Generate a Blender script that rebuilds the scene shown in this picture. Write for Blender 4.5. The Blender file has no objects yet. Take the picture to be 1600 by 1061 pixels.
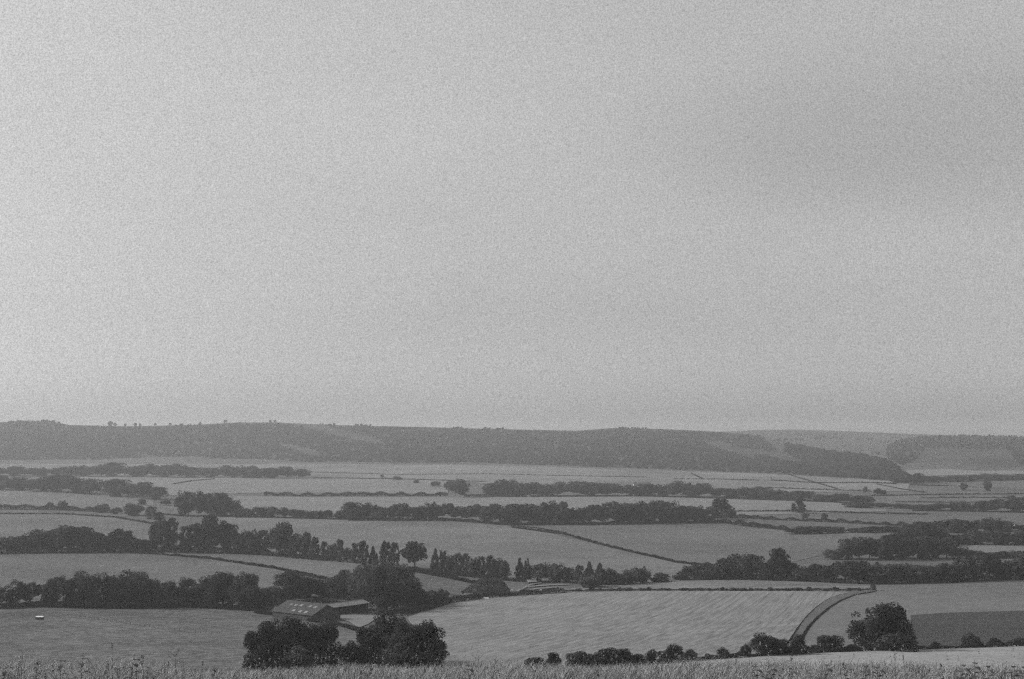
import bpy, math, random
import numpy as np

random.seed(7)
rng = np.random.default_rng(7)
R = math.radians
SC = bpy.context.scene
COL = SC.collection

# ------------------------------------------------------------------ camera, light, exposure
F = 2222.0                       # focal length in photo pixels (1600 wide)
EYE_ROW = 680.0                  # row of the eye-level horizon
PITCH = math.atan((EYE_ROW - 530.5) / F)
cam_d = bpy.data.cameras.new('camera')
cam = bpy.data.objects.new('camera', cam_d)
COL.objects.link(cam)
cam.location = (0, 0, 0)
cam.rotation_euler = (math.pi / 2 + PITCH, 0, 0)
cam_d.sensor_width = 36
cam_d.lens = 50
cam_d.clip_start = 0.1
cam_d.clip_end = 60000
cam_d.dof.use_dof = True
cam_d.dof.focus_distance = 500
cam_d.dof.aperture_fstop = 9
SC.camera = cam

SUN_AZ = -80.0                   # degrees from +Y, negative = left
SUN_EL = 30.0
sun_dir = np.array([math.sin(R(SUN_AZ)) * math.cos(R(SUN_EL)), math.cos(R(SUN_AZ)) * math.cos(R(SUN_EL)), math.sin(R(SUN_EL))])

world = bpy.data.worlds.new('World')
SC.world = world
world.use_nodes = True
wn = world.node_tree.nodes
wl = world.node_tree.links
wn.clear()
w_out = wn.new('ShaderNodeOutputWorld')
w_bg = wn.new('ShaderNodeBackground')
w_sky = wn.new('ShaderNodeTexSky')
w_sky.sky_type = 'NISHITA'
w_sky.sun_disc = False
w_sky.sun_elevation = R(SUN_EL)
w_sky.sun_rotation = R(SUN_AZ)
w_sky.air_density = 1.0
w_sky.dust_density = 3.0
w_sky.altitude = 150
w_bw = wn.new('ShaderNodeRGBToBW')          # black and white film
w_gam = wn.new('ShaderNodeMath'); w_gam.operation = 'POWER'; w_gam.inputs[1].default_value = 0.62
w_mul = wn.new('ShaderNodeMath'); w_mul.operation = 'MULTIPLY'; w_mul.inputs[1].default_value = 2.19
w_tc = wn.new('ShaderNodeTexCoord')
w_map = wn.new('ShaderNodeMapping'); w_map.inputs['Scale'].default_value = (1.0, 1.0, 3.2)
w_cl = wn.new('ShaderNodeTexNoise'); w_cl.inputs['Scale'].default_value = 2.4; w_cl.inputs['Detail'].default_value = 5; w_cl.inputs['Roughness'].default_value = 0.55
w_clr = wn.new('ShaderNodeMapRange'); w_clr.inputs['From Min'].default_value = 0.3; w_clr.inputs['From Max'].default_value = 0.7
w_clr.inputs['To Min'].default_value = 0.955; w_clr.inputs['To Max'].default_value = 1.045
w_fine = wn.new('ShaderNodeTexNoise'); w_fine.inputs['Scale'].default_value = 1200; w_fine.inputs['Detail'].default_value = 1.0
w_finer = wn.new('ShaderNodeMapRange'); w_finer.inputs['From Min'].default_value = 0.2; w_finer.inputs['From Max'].default_value = 0.8
w_finer.inputs['To Min'].default_value = 0.68; w_finer.inputs['To Max'].default_value = 1.32
w_m2 = wn.new('ShaderNodeMath'); w_m2.operation = 'MULTIPLY'
w_m3 = wn.new('ShaderNodeMath'); w_m3.operation = 'MULTIPLY'
wl.new(w_sky.outputs[0], w_bw.inputs[0])
wl.new(w_bw.outputs[0], w_gam.inputs[0])
wl.new(w_gam.outputs[0], w_mul.inputs[0])
wl.new(w_tc.outputs['Generated'], w_map.inputs[0])
wl.new(w_map.outputs[0], w_cl.inputs['Vector'])
wl.new(w_cl.outputs['Fac'], w_clr.inputs[0])
wl.new(w_tc.outputs['Generated'], w_fine.inputs['Vector'])
wl.new(w_fine.outputs['Fac'], w_finer.inputs[0])
wl.new(w_mul.outputs[0], w_m2.inputs[0]); wl.new(w_clr.outputs[0], w_m2.inputs[1])
wl.new(w_m2.outputs[0], w_m3.inputs[0]); wl.new(w_finer.outputs[0], w_m3.inputs[1])
# sky slightly paler towards the horizon all the way round, and one soft grey cloud high on the right
w_sep = wn.new('ShaderNodeSeparateXYZ'); wl.new(w_tc.outputs['Generated'], w_sep.inputs[0])
w_hz = wn.new('ShaderNodeMapRange'); w_hz.interpolation_type = 'SMOOTHSTEP'
w_hz.inputs['From Min'].default_value = 0.0; w_hz.inputs['From Max'].default_value = 0.09; w_hz.inputs['To Min'].default_value = 1.34; w_hz.inputs['To Max'].default_value = 1.0
wl.new(w_sep.outputs['Z'], w_hz.inputs[0])
w_m4 = wn.new('ShaderNodeMath'); w_m4.operation = 'MULTIPLY'; wl.new(w_m3.outputs[0], w_m4.inputs[0]); wl.new(w_hz.outputs[0], w_m4.inputs[1])
w_cm = wn.new('ShaderNodeMapping'); w_cm.inputs['Location'].default_value = (-0.33 / 0.17, 0, -0.225 / 0.05); w_cm.inputs['Scale'].default_value = (1 / 0.17, 0.6, 1 / 0.05)
w_len = wn.new('ShaderNodeVectorMath'); w_len.operation = 'LENGTH'
w_dn = wn.new('ShaderNodeVectorMath'); w_dn.operation = 'MULTIPLY_ADD'; w_dn.inputs[1].default_value = (0.12, 0.0, 0.05)
wl.new(w_cl.outputs['Color'], w_dn.inputs[0]); wl.new(w_tc.outputs['Generated'], w_dn.inputs[2])
wl.new(w_dn.outputs[0], w_cm.inputs[0]); wl.new(w_cm.outputs[0], w_len.inputs[0])
w_cr = wn.new('ShaderNodeMapRange'); w_cr.interpolation_type = 'SMOOTHSTEP'
w_cr.inputs['From Min'].default_value = 0.5; w_cr.inputs['From Max'].default_value = 1.6; w_cr.inputs['To Min'].default_value = 0.84; w_cr.inputs['To Max'].default_value = 1.0
wl.new(w_len.outputs['Value'], w_cr.inputs[0])
w_up = wn.new('ShaderNodeMapRange'); w_up.interpolation_type = 'SMOOTHSTEP'      # brightening put into the sky colour higher up
w_up.inputs['From Min'].default_value = 0.03; w_up.inputs['From Max'].default_value = 0.36; w_up.inputs['To Min'].default_value = 1.0; w_up.inputs['To Max'].default_value = 1.28
wl.new(w_sep.outputs['Z'], w_up.inputs[0])
w_m6 = wn.new('ShaderNodeMath'); w_m6.operation = 'MULTIPLY'; wl.new(w_cr.outputs[0], w_m6.inputs[0]); wl.new(w_up.outputs[0], w_m6.inputs[1])
w_m5 = wn.new('ShaderNodeMath'); w_m5.operation = 'MULTIPLY'; wl.new(w_m4.outputs[0], w_m5.inputs[0]); wl.new(w_m6.outputs[0], w_m5.inputs[1])
wl.new(w_m5.outputs[0], w_bg.inputs['Color'])
w_bg.inputs['Strength'].default_value = 0.10
wl.new(w_bg.outputs[0], w_out.inputs['Surface'])

sun_d = bpy.data.lights.new('sun', 'SUN')
sun_d.energy = 2.9
sun_d.angle = R(0.6)
sun_d.color = (1.0, 1.0, 1.0)
sun = bpy.data.objects.new('sun', sun_d)
COL.objects.link(sun)
from mathutils import Vector
sun.rotation_euler = Vector([-c for c in sun_dir]).to_track_quat('-Z', 'Y').to_euler()

SC.view_settings.view_transform = 'Standard'
SC.view_settings.look = 'None'
SC.view_settings.exposure = 0.0
SC.view_settings.gamma = 1.0
SC.view_settings.use_curve_mapping = False
SC.cycles.use_denoising = False
SC.cycles.use_adaptive_sampling = True
SC.cycles.adaptive_threshold = 0.05
SC.cycles.adaptive_min_samples = 24
SC.cycles.max_bounces = 5
SC.cycles.volume_bounces = 1
SC.cycles.sample_clamp_indirect = 4
SC.cycles.pixel_filter_type = 'BLACKMAN_HARRIS'
SC.cycles.filter_width = 1.3

# ------------------------------------------------------------------ helpers
def tag(o, label=None, cat=None, group=None, kind=None):
    if label: o['label'] = label
    if cat: o['category'] = cat
    if group: o['group'] = group
    if kind: o['kind'] = kind
    return o

def mesh_np(name, verts, faces, mats, midx=None, smooth=False):
    """verts (n,3); faces (m,k) with one k."""
    verts = np.asarray(verts, dtype=np.float32); faces = np.asarray(faces, dtype=np.int32)
    me = bpy.data.meshes.new(name)
    n, (m, k) = len(verts), faces.shape
    me.vertices.add(n); me.vertices.foreach_set('co', verts.ravel())
    me.loops.add(m * k); me.loops.foreach_set('vertex_index', faces.ravel())
    me.polygons.add(m)
    me.polygons.foreach_set('loop_start', np.arange(0, m * k, k, dtype=np.int32))
    me.polygons.foreach_set('loop_total', np.full(m, k, dtype=np.int32))
    for mt in (mats if isinstance(mats, (list, tuple)) else [mats]): me.materials.append(mt)
    if midx is not None: me.polygons.foreach_set('material_index', np.asarray(midx, dtype=np.int32))
    if smooth: me.polygons.foreach_set('use_smooth', np.ones(m, dtype=bool))
    me.update(calc_edges=True)
    return me

def link(name, me, parent=None, loc=None):
    o = bpy.data.objects.new(name, me)
    COL.objects.link(o)
    if parent: o.parent = parent
    if loc is not None: o.location = loc
    return o

class Poly:
    """collects boxes and polygons with mixed sizes"""
    def __init__(s): s.v = []; s.f = []
    def add(s, vs, fs):
        b = len(s.v); s.v += [tuple(v) for v in vs]; s.f += [tuple(i + b for i in f) for f in fs]
    def box(s, x0, x1, y0, y1, z0, z1):
        s.add([(x0,y0,z0),(x1,y0,z0),(x1,y1,z0),(x0,y1,z0),(x0,y0,z1),(x1,y0,z1),(x1,y1,z1),(x0,y1,z1)],
              [(0,3,2,1),(4,5,6,7),(0,1,5,4),(1,2,6,5),(2,3,7,6),(3,0,4,7)])
    def tube(s, pts, rad, n=6):
        pts = [np.array(p, float) for p in pts]; b = len(s.v)
        for i, p in enumerate(pts):
            d = pts[min(i+1, len(pts)-1)] - pts[max(i-1, 0)]
            d /= np.linalg.norm(d) + 1e-9
            a = np.cross(d, (0.13, 0.97, 0.2)); a /= np.linalg.norm(a) + 1e-9
            c = np.cross(d, a)
            for k in range(n):
                t = 2 * math.pi * k / n
                s.v.append(tuple(p + rad[i] * (a * math.cos(t) + c * math.sin(t))))
        for i in range(len(pts) - 1):
            for k in range(n):
                s.f.append((b+i*n+k, b+i*n+(k+1) % n, b+(i+1)*n+(k+1) % n, b+(i+1)*n+k))
        s.f.append(tuple(b+k for k in range(n))[::-1]); s.f.append(tuple(b+(len(pts)-1)*n+k for k in range(n)))
    def mesh(s, name, mat):
        me = bpy.data.meshes.new(name); me.from_pydata(s.v, [], s.f); me.materials.append(mat); me.update(); return me
    def build(s, name, mat, parent=None, loc=None): return link(name, s.mesh(name, mat), parent, loc)

# ------------------------------------------------------------------ materials (all neutral: the photograph is monochrome)
def mat_base(name):
    m = bpy.data.materials.new(name); m.use_nodes = True
    nt = m.node_tree; nt.nodes.clear()
    out = nt.nodes.new('ShaderNodeOutputMaterial')
    return m, nt, out

def g(v): return (v, v, v, 1)

def mat_field(name, tone, fine=0.25, fine_scale=0.5, patch=0.12, patch_scale=0.02, stripe=None, stripe_amt=0.15, stripe_sp=3.0, rough_bump=0.0, tram=0.0, furrow=None):
    m, nt, out = mat_base(name); N = nt.nodes.new; L = nt.links.new
    geo = N('ShaderNodeNewGeometry')
    n1 = N('ShaderNodeTexNoise'); n1.inputs['Scale'].default_value = fine_scale; n1.inputs['Detail'].default_value = 6; n1.inputs['Roughness'].default_value = 0.7
    n2 = N('ShaderNodeTexNoise'); n2.inputs['Scale'].default_value = patch_scale; n2.inputs['Detail'].default_value = 5; n2.inputs['Roughness'].default_value = 0.6
    L(geo.outputs['Position'], n1.inputs['Vector']); L(geo.outputs['Position'], n2.inputs['Vector'])
    r1 = N('ShaderNodeMapRange'); r1.inputs[1].default_value = 0.3; r1.inputs[2].default_value = 0.7; r1.inputs[3].default_value = 1 - fine; r1.inputs[4].default_value = 1 + fine
    r2 = N('ShaderNodeMapRange'); r2.inputs[1].default_value = 0.3; r2.inputs[2].default_value = 0.7; r2.inputs[3].default_value = 1 - patch; r2.inputs[4].default_value = 1 + patch
    L(n1.outputs['Fac'], r1.inputs[0]); L(n2.outputs['Fac'], r2.inputs[0])
    mu = N('ShaderNodeMath'); mu.operation = 'MULTIPLY'; L(r1.outputs[0], mu.inputs[0]); L(r2.outputs[0], mu.inputs[1])
    n3 = N('ShaderNodeTexNoise'); n3.inputs['Scale'].default_value = patch_scale * 7; n3.inputs['Detail'].default_value = 4; n3.inputs['Distortion'].default_value = 0.6
    L(geo.outputs['Position'], n3.inputs['Vector'])
    r3 = N('ShaderNodeMapRange'); r3.inputs[1].default_value = 0.3; r3.inputs[2].default_value = 0.7; r3.inputs[3].default_value = 0.89; r3.inputs[4].default_value = 1.11; L(n3.outputs['Fac'], r3.inputs[0])
    mu3 = N('ShaderNodeMath'); mu3.operation = 'MULTIPLY'; L(mu.outputs[0], mu3.inputs[0]); L(r3.outputs[0], mu3.inputs[1])
    last = mu3.outputs[0]
    if stripe is not None:
        # rows of the crop: bands along the direction given (angle in radians), slightly wandering
        mp = N('ShaderNodeMapping'); mp.inputs['Rotation'].default_value = (0, 0, -stripe)
        L(geo.outputs['Position'], mp.inputs['Vector'])
        sm = N('ShaderNodeMapping'); sm.inputs['Scale'].default_value = (0.0014, 1.1 / stripe_sp, 1)
        L(mp.outputs[0], sm.inputs['Vector'])
        sn = N('ShaderNodeTexNoise'); sn.inputs['Scale'].default_value = 1.0; sn.inputs['Detail'].default_value = 3; sn.inputs['Roughness'].default_value = 0.65
        L(sm.outputs[0], sn.inputs['Vector'])
        sr = N('ShaderNodeMapRange'); sr.inputs[1].default_value = 0.32; sr.inputs[2].default_value = 0.62; sr.inputs[3].default_value = 1 - stripe_amt * 2.0; sr.inputs[4].default_value = 1 + stripe_amt * 0.5
        L(sn.outputs['Fac'], sr.inputs[0])
        m5 = N('ShaderNodeMath'); m5.operation = 'MULTIPLY'; L(last, m5.inputs[0]); L(sr.outputs[0], m5.inputs[1]); last = m5.outputs[0]
        for sp, amt, dist, lo, hi in ((stripe_sp, stripe_amt * 0.4, 1.2, 0.2, 0.8), (stripe_sp * 4.3, tram, 0.5, 0.0, 0.10)):
            if amt <= 0: continue
            wv = N('ShaderNodeTexWave'); wv.wave_type = 'BANDS'; wv.bands_direction = 'Y'; wv.wave_profile = 'SIN'
            wv.inputs['Scale'].default_value = math.pi / (10 * sp) * 2; wv.inputs['Distortion'].default_value = dist * 0.9
            wv.inputs['Detail'].default_value = 3; wv.inputs['Detail Scale'].default_value = 0.12; wv.inputs['Detail Roughness'].default_value = 0.6
            L(mp.outputs[0], wv.inputs['Vector'])
            rr = N('ShaderNodeMapRange'); rr.inputs[1].default_value = lo; rr.inputs[2].default_value = hi; rr.inputs[3].default_value = 1 - amt; rr.inputs[4].default_value = 1.0 + amt * 0.3
            L(wv.outputs['Fac'], rr.inputs[0])
            m4 = N('ShaderNodeMath'); m4.operation = 'MULTIPLY'; L(last, m4.inputs[0]); L(rr.outputs[0], m4.inputs[1]); last = m4.outputs[0]
    mt = N('ShaderNodeMath'); mt.operation = 'MULTIPLY'; mt.inputs[1].default_value = tone; L(last, mt.inputs[0])
    bs = N('ShaderNodeBsdfPrincipled'); bs.inputs['Roughness'].default_value = 0.95; bs.inputs['Specular IOR Level'].default_value = 0.15
    L(mt.outputs[0], bs.inputs['Base Color'])
    if rough_bump > 0:
        bp = N('ShaderNodeBump'); bp.inputs['Strength'].default_value = 1.0; bp.inputs['Distance'].default_value = rough_bump
        L(n1.outputs['Fac'], bp.inputs['Height']); L(bp.outputs[0], bs.inputs['Normal'])
    L(bs.outputs[0], out.inputs['Surface'])
    return m

def mat_leaf(name, tone, var=0.35, trans=0.25, nscale=0.5):
    m, nt, out = mat_base(name); N = nt.nodes.new; L = nt.links.new
    oi = N('ShaderNodeObjectInfo'); geo = N('ShaderNodeNewGeometry')
    n1 = N('ShaderNodeTexNoise'); n1.inputs['Scale'].default_value = nscale; n1.inputs['Detail'].default_value = 3
    L(geo.outputs['Position'], n1.inputs['Vector'])
    r1 = N('ShaderNodeMapRange'); r1.inputs[3].default_value = 1 - var * 0.75; r1.inputs[4].default_value = 1 + var * 0.75; L(oi.outputs['Random'], r1.inputs[0])
    r2 = N('ShaderNodeMapRange'); r2.inputs[1].default_value = 0.3; r2.inputs[2].default_value = 0.7; r2.inputs[3].default_value = 1 - var; r2.inputs[4].default_value = 1 + var; L(n1.outputs['Fac'], r2.inputs[0])
    mu = N('ShaderNodeMath'); mu.operation = 'MULTIPLY'; L(r1.outputs[0], mu.inputs[0]); L(r2.outputs[0], mu.inputs[1])
    mt = N('ShaderNodeMath'); mt.operation = 'MULTIPLY'; mt.inputs[1].default_value = tone; L(mu.outputs[0], mt.inputs[0])
    d = N('ShaderNodeBsdfDiffuse'); t = N('ShaderNodeBsdfTranslucent'); L(mt.outputs[0], d.inputs['Color']); L(mt.outputs[0], t.inputs['Color'])
    mx = N('ShaderNodeMixShader'); mx.inputs[0].default_value = trans; L(d.outputs[0], mx.inputs[1]); L(t.outputs[0], mx.inputs[2])
    L(mx.outputs[0], out.inputs['Surface'])
    return m

def mat_plain(name, tone, rough=0.8, nscale=2.0, var=0.2, metal=0.0, bump=0.0):
    m, nt, out = mat_base(name); N = nt.nodes.new; L = nt.links.new
    geo = N('ShaderNodeNewGeometry')
    n1 = N('ShaderNodeTexNoise'); n1.inputs['Scale'].default_value = nscale; n1.inputs['Detail'].default_value = 5
    L(geo.outputs['Position'], n1.inputs['Vector'])
    r2 = N('ShaderNodeMapRange'); r2.inputs[1].default_value = 0.3; r2.inputs[2].default_value = 0.7; r2.inputs[3].default_value = tone * (1 - var); r2.inputs[4].default_value = tone * (1 + var); L(n1.outputs['Fac'], r2.inputs[0])
    bs = N('ShaderNodeBsdfPrincipled'); bs.inputs['Roughness'].default_value = rough; bs.inputs['Metallic'].default_value = metal
    bs.inputs['Specular IOR Level'].default_value = 0.3
    L(r2.outputs[0], bs.inputs['Base Color']); L(bs.outputs[0], out.inputs['Surface'])
    return m

M = {}
M['ground'] = mat_field('ground_grass', 0.0989, fine=0.35, fine_scale=0.35, patch=0.2, patch_scale=0.012)
M['hill'] = mat_field('hill_cover', 0.0387, fine=0.3, fine_scale=0.06, patch=0.35, patch_scale=0.004)
M['leaf'] = mat_leaf('leaf_dark', 0.062, var=0.6, trans=0.38, nscale=0.28)
M['leaf_mid'] = mat_leaf('leaf_mid', 0.055)
M['leaf_con'] = mat_leaf('leaf_conifer', 0.055, trans=0.2)
M['leaf_hedge'] = mat_leaf('leaf_hedge', 0.034)
M['leaf_wood'] = mat_leaf('leaf_wood', 0.04, nscale=0.02)
M['leaf_spur'] = mat_leaf('leaf_spur', 0.034, nscale=0.02)
M['bark'] = mat_plain('bark', 0.07, nscale=3)
M['grass'] = mat_leaf('meadow_grass', 0.46, var=0.6, trans=0.35, nscale=9)
M['weed'] = mat_leaf('weed_dark', 0.11, var=0.3, nscale=9)
M['seed'] = mat_plain('seed_pale', 0.6, nscale=20)
M['roof'] = mat_plain('barn_roof', 0.078, rough=0.7, nscale=1.3, var=0.3)
M['roof_pale'] = mat_plain('barn_roof_pale', 0.18, rough=0.6, nscale=1.0, var=0.2)
M['wall_dark'] = mat_plain('barn_wall', 0.05, nscale=1.5)
M['timber'] = mat_plain('timber', 0.09, nscale=2)
M['skylight'] = mat_plain('skylight', 0.22, rough=0.25, nscale=0.35, var=0.6)
M['white'] = mat_plain('white_paint', 0.75, rough=0.5, nscale=3, var=0.1)
M['inner'] = mat_plain('barn_inside', 0.02)
M['earth'] = mat_plain('earth', 0.06, nscale=0.6, var=0.4)
M['track'] = mat_field('chalk_track', 0.180, fine=0.25, fine_scale=1.2)

# ------------------------------------------------------------------ terrain
_tab = np.array([(300,1047),(355,1041),(400,1018),(450,1000),(520,975),(600,948),(680,925),(760,905),(840,885),(930,862),(1050,840),(1200,820),(1380,800),(1650,780),(1950,760),(2350,742),(2850,726),(3000,723)], float)
_Y = np.concatenate([[-400, -60, 0, 7, 14, 18, 25, 60, 120, 200], _tab[:,0], [3400, 20000]])
_H = np.concatenate([[-4, 1.2, 1.7, 2.05, 2.55, 3.0, 4.5, 12.5, 24.5, 36.5], (_tab[:,1] - EYE_ROW) / F * _tab[:,0], [58.5, 60.0]])
def _pchip(x, y):
    h = np.diff(x); d = np.diff(y) / h; m = np.zeros_like(y)
    for i in range(1, len(x) - 1):
        if d[i-1] * d[i] > 0:
            w1, w2 = 2*h[i] + h[i-1], h[i] + 2*h[i-1]
            m[i] = (w1 + w2) / (w1 / d[i-1] + w2 / d[i])
    m[0], m[-1] = d[0], d[-1]
    def f(q):
        q = np.clip(q, x[0], x[-1]); i = np.clip(np.searchsorted(x, q) - 1, 0, len(x) - 2)
        t = (q - x[i]) / h[i]
        return (2*t**3-3*t**2+1)*y[i] + (t**3-2*t**2+t)*h[i]*m[i] + (-2*t**3+3*t**2)*y[i+1] + (t**3-t**2)*h[i]*m[i+1]
    return f
_hf = _pchip(_Y, _H)
def zf(X, Y):
    X = np.asarray(X, float); Y = np.asarray(Y, float)
    a = np.clip((Y - 330) / 350, 0, 1); a = a * a * (3 - 2 * a) * 1.9
    und = np.sin(X / 150 + 1.3) * np.sin(Y / 190 + 0.7) + 0.6 * np.sin(X / 87 + Y / 133) + 0.3 * np.sin(X / 41 - Y / 77 + 2)
    nz = 0.05 * np.sin(X * 1.1 + 0.4) * np.sin(Y * 0.9) + 0.08 * np.sin(X * 0.37 + 1.0)
    nz = nz * np.clip(1 - Y / 60, 0, 1)
    return -_hf(Y) + a * und + nz

def ray(x, y):
    """unit-forward direction of the ray through a photo pixel"""
    x = np.asarray(x, float); y = np.asarray(y, float)
    cx = (x - 800) / F; cy = (530.5 - y) / F
    c, s = math.cos(PITCH), math.sin(PITCH)
    fy = c - cy * s; fz = s + cy * c
    return cx / fy, fz / fy                 # X/Y and Z/Y
_YS = np.exp(np.linspace(math.log(302), math.log(3600), 1400))
def place(x, y):
    x = np.atleast_1d(np.asarray(x, float)); y = np.atleast_1d(np.asarray(y, float))
    out = np.zeros((len(x), 3))
    for s in range(0, len(x), 2000):
        tx, tz = ray(x[s:s+2000], y[s:s+2000])
        g_ = tz[:,None] * _YS[None,:] - zf(tx[:,None] * _YS[None,:], np.broadcast_to(_YS[None,:], (len(tx), len(_YS))))
        below = g_ <= 0
        i = np.where(below.any(1), below.argmax(1), len(_YS) - 1)
        i = np.clip(i, 1, len(_YS) - 1)
        a = np.arange(len(tx)); g0, g1 = g_[a, i-1], g_[a, i]
        t = np.clip(g0 / np.where(np.abs(g0 - g1) < 1e-9, 1e-9, g0 - g1), 0, 1)
        Yv = _YS[i-1] + t * (_YS[i] - _YS[i-1])
        Yv = np.where(g_[:,0] <= 0, 302.0, Yv)
        X = tx * Yv
        out[s:s+2000] = np.stack([X, Yv, zf(X, Yv)], 1)
    return out
def at(x, y): return place([x], [y])[0]

def grid_faces(nr, nc):
    i = np.arange(nr - 1)[:,None] * nc + np.arange(nc - 1)[None,:]
    return np.stack([i, i + 1, i + nc + 1, i + nc], -1).reshape(-1, 4)

ys = np.concatenate([np.linspace(-80, 4, 20), np.linspace(5, 40, 60), np.exp(np.linspace(math.log(41), math.log(4200), 420)), np.linspace(4400, 6200, 8)])
us = np.linspace(-1.1, 1.1, 330)
YY, UU = np.meshgrid(ys, us, indexing='ij')
XX = UU * (np.maximum(YY, 0) + 70)
ground = link('ground', mesh_np('ground', np.stack([XX, YY, zf(XX, YY)], -1).reshape(-1, 3), grid_faces(len(ys), len(us)), M['ground'], smooth=True))
tag(ground, kind='structure', label='rolling grass farmland stretching from the hilltop to the far ridge')

def pl(pts, x):
    p = np.array(pts, float); return np.interp(x, p[:,0], p[:,1])

def field(name, label, top, bot, mat, lift=0.10, nx=None, nr=None):
    x0, x1 = max(top[0][0], bot[0][0]), min(top[-1][0], bot[-1][0])
    nx = nx or int(max(12, (x1 - x0) / 5)); xs = np.linspace(x0, x1, nx)
    xs = np.unique(np.concatenate([xs, [p[0] for p in top if x0 <= p[0] <= x1], [p[0] for p in bot if x0 <= p[0] <= x1]]))
    yt, yb = pl(top, xs), pl(bot, xs)
    nr = nr or int(max(4, np.max(yb - yt) / 2.5))
    t = np.linspace(0, 1, nr)
    PY = yt[None,:] + (yb - yt)[None,:] * t[:,None]
    PX = np.broadcast_to(xs[None,:], PY.shape)
    P = place(PX.ravel(), PY.ravel())
    P[:,2] += lift * P[:,1] / 500
    o = link(name, mesh_np(name, P, grid_faces(nr, len(xs))[:, ::-1], mat, smooth=True))
    return tag(o, label=label, kind='structure')

def stripe_angle(a, b):
    A, B = at(*a), at(*b); return math.atan2(B[1] - A[1], B[0] - A[0])

sa = math.atan2(1.0, 0.29)      # the drill rows run away to the right
M['plough'] = mat_field('ploughed_field', 0.213, fine=0.18, fine_scale=0.9, patch=0.06, patch_scale=0.006, stripe=sa, stripe_amt=0.19, stripe_sp=1.7, tram=0.20)
M['strip'] = mat_field('pale_stubble', 0.2838, fine=0.2, fine_scale=0.5, patch=0.12, patch_scale=0.04)
M['pasture'] = mat_field('rough_pasture', 0.1032, fine=0.7, fine_scale=0.30, patch=0.38, patch_scale=0.022)
M['crop_mid'] = mat_field('crop_mid', 0.1419, fine=0.22, fine_scale=0.4, patch=0.2, patch_scale=0.012, stripe=0.15, stripe_amt=0.05, stripe_sp=6)
M['crop_dark'] = mat_field('crop_dark', 0.0516, fine=0.3, fine_scale=0.5, patch=0.12, patch_scale=0.05, stripe=0.05, stripe_amt=0.14, stripe_sp=3.5)
M['crop_pale'] = mat_field('crop_pale', 0.1720, fine=0.2, fine_scale=0.3, patch=0.12, patch_scale=0.015)
M['crop_a'] = mat_field('crop_a', 0.1333, fine=0.22, fine_scale=0.3, patch=0.12, patch_scale=0.01)
M['crop_b'] = mat_field('crop_b', 0.1161, fine=0.22, fine_scale=0.3, patch=0.22, patch_scale=0.01)
M['crop_far'] = mat_field('crop_far', 0.1634, fine=0.2, fine_scale=0.15, patch=0.3, patch_scale=0.006)
M['band'] = mat_field('banded_stubble', 0.1806, fine=0.2, fine_scale=0.6, patch=0.1, patch_scale=0.03, stripe=0.0, stripe_amt=0.15, stripe_sp=9)
M['bank'] = mat_field('grass_bank', 0.100, fine=0.4, fine_scale=0.7, patch=0.15, patch_scale=0.05)

field('field', 'large striped ploughed field in the middle of the valley',
      [(636,966),(680,946),(760,934),(900,926),(1000,923.5),(1240,924),(1335,925)],
      [(636,967),(665,1000),(700,1046),(860,1043),(1030,1036),(1180,1024),(1235,1003),(1250,981),(1264,963),(1280,948),(1298,936),(1335,926)], M['plough'])
field('field', 'pale stubble strip below the near hedge on the right',
      [(800,1044),(1000,1036),(1200,1023),(1400,1014),(1600,1007),(1760,1002)], [(800,1047),(1760,1047)], M['strip'])
field('field', 'smooth grey field right of the curving grass bank',
      [(1240,1012),(1258,985),(1280,962),(1310,940),(1340,929),(1370,912),(1480,908),(1600,903),(1760,900)],
      [(1240,1017),(1400,1012),(1600,1006),(1760,1001)], M['crop_a'])
field('field', 'dark harrowed field behind the near hedge on the right',
      [(1423,962),(1480,958),(1600,955),(1760,953)], [(1423,1011),(1600,1005),(1760,1001)], M['crop_dark'], lift=0.2)
field('field', 'narrow banded strip behind the big ploughed field',
      [(890,920),(960,911),(1050,907),(1120,904.5),(1250,906.5),(1366,911)], [(890,923),(1000,921),(1366,921)], M['band'])
field('field', 'rough tussocky pasture at lower left',
      [(-160,964),(0,957),(100,952),(200,956),(300,951),(420,955),(500,969),(560,980),(600,985)],
      [(-160,1047),(600,1047)], M['pasture'])
field('field', 'smooth convex field behind the left row of trees',
      [(-160,867),(0,865.5),(150,864),(250,866.5),(330,873),(430,888),(500,903),(530,908)],
      [(-160,940),(0,936),(250,936),(430,930),(500,922),(530,912)], M['crop_b'])
field('field', 'narrow field between the long hedge and the tree belt',
      [(170,861),(250,860),(350,862),(430,866),(500,872),(570,881)], [(170,862.5),(330,871),(430,885),(520,903),(570,900)], M['crop_a'])
field('field', 'wide field behind the row of upright trees',
      [(330,806),(500,811),(700,812.5),(780,821),(860,834),(960,857),(1060,880),(1112,884)],
      [(330,820),(420,860),(500,875),(620,890),(660,893),(800,906),(960,912),(1060,900),(1112,888)], M['crop_mid'])
field('field', 'smooth field right of the diagonal hedge',
      [(784,821),(900,823),(1080,817),(1180,825),(1300,830),(1392,830)],
      [(784,822),(860,832),(960,855),(1060,878),(1120,883),(1240,878),(1300,864),(1340,850),(1392,838)], M['crop_b'])
field('field', 'smooth field above the left tree belt',
      [(-160,801),(0,803),(100,803),(180,808),(250,820)], [(-160,858),(0,855),(230,850),(250,826)], M['crop_b'])
field('field', 'pale field below the left wood',
      [(-160,764),(0,765),(120,770),(240,780)], [(-160,796),(0,796),(160,797),(240,793)], M['crop_a'])
field('field', 'pale far field above the long thin hedge',
      [(70,746),(250,746),(490,747),(700,751)], [(70,750),(250,775),(420,770),(700,772)], M['crop_pale'])
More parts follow.
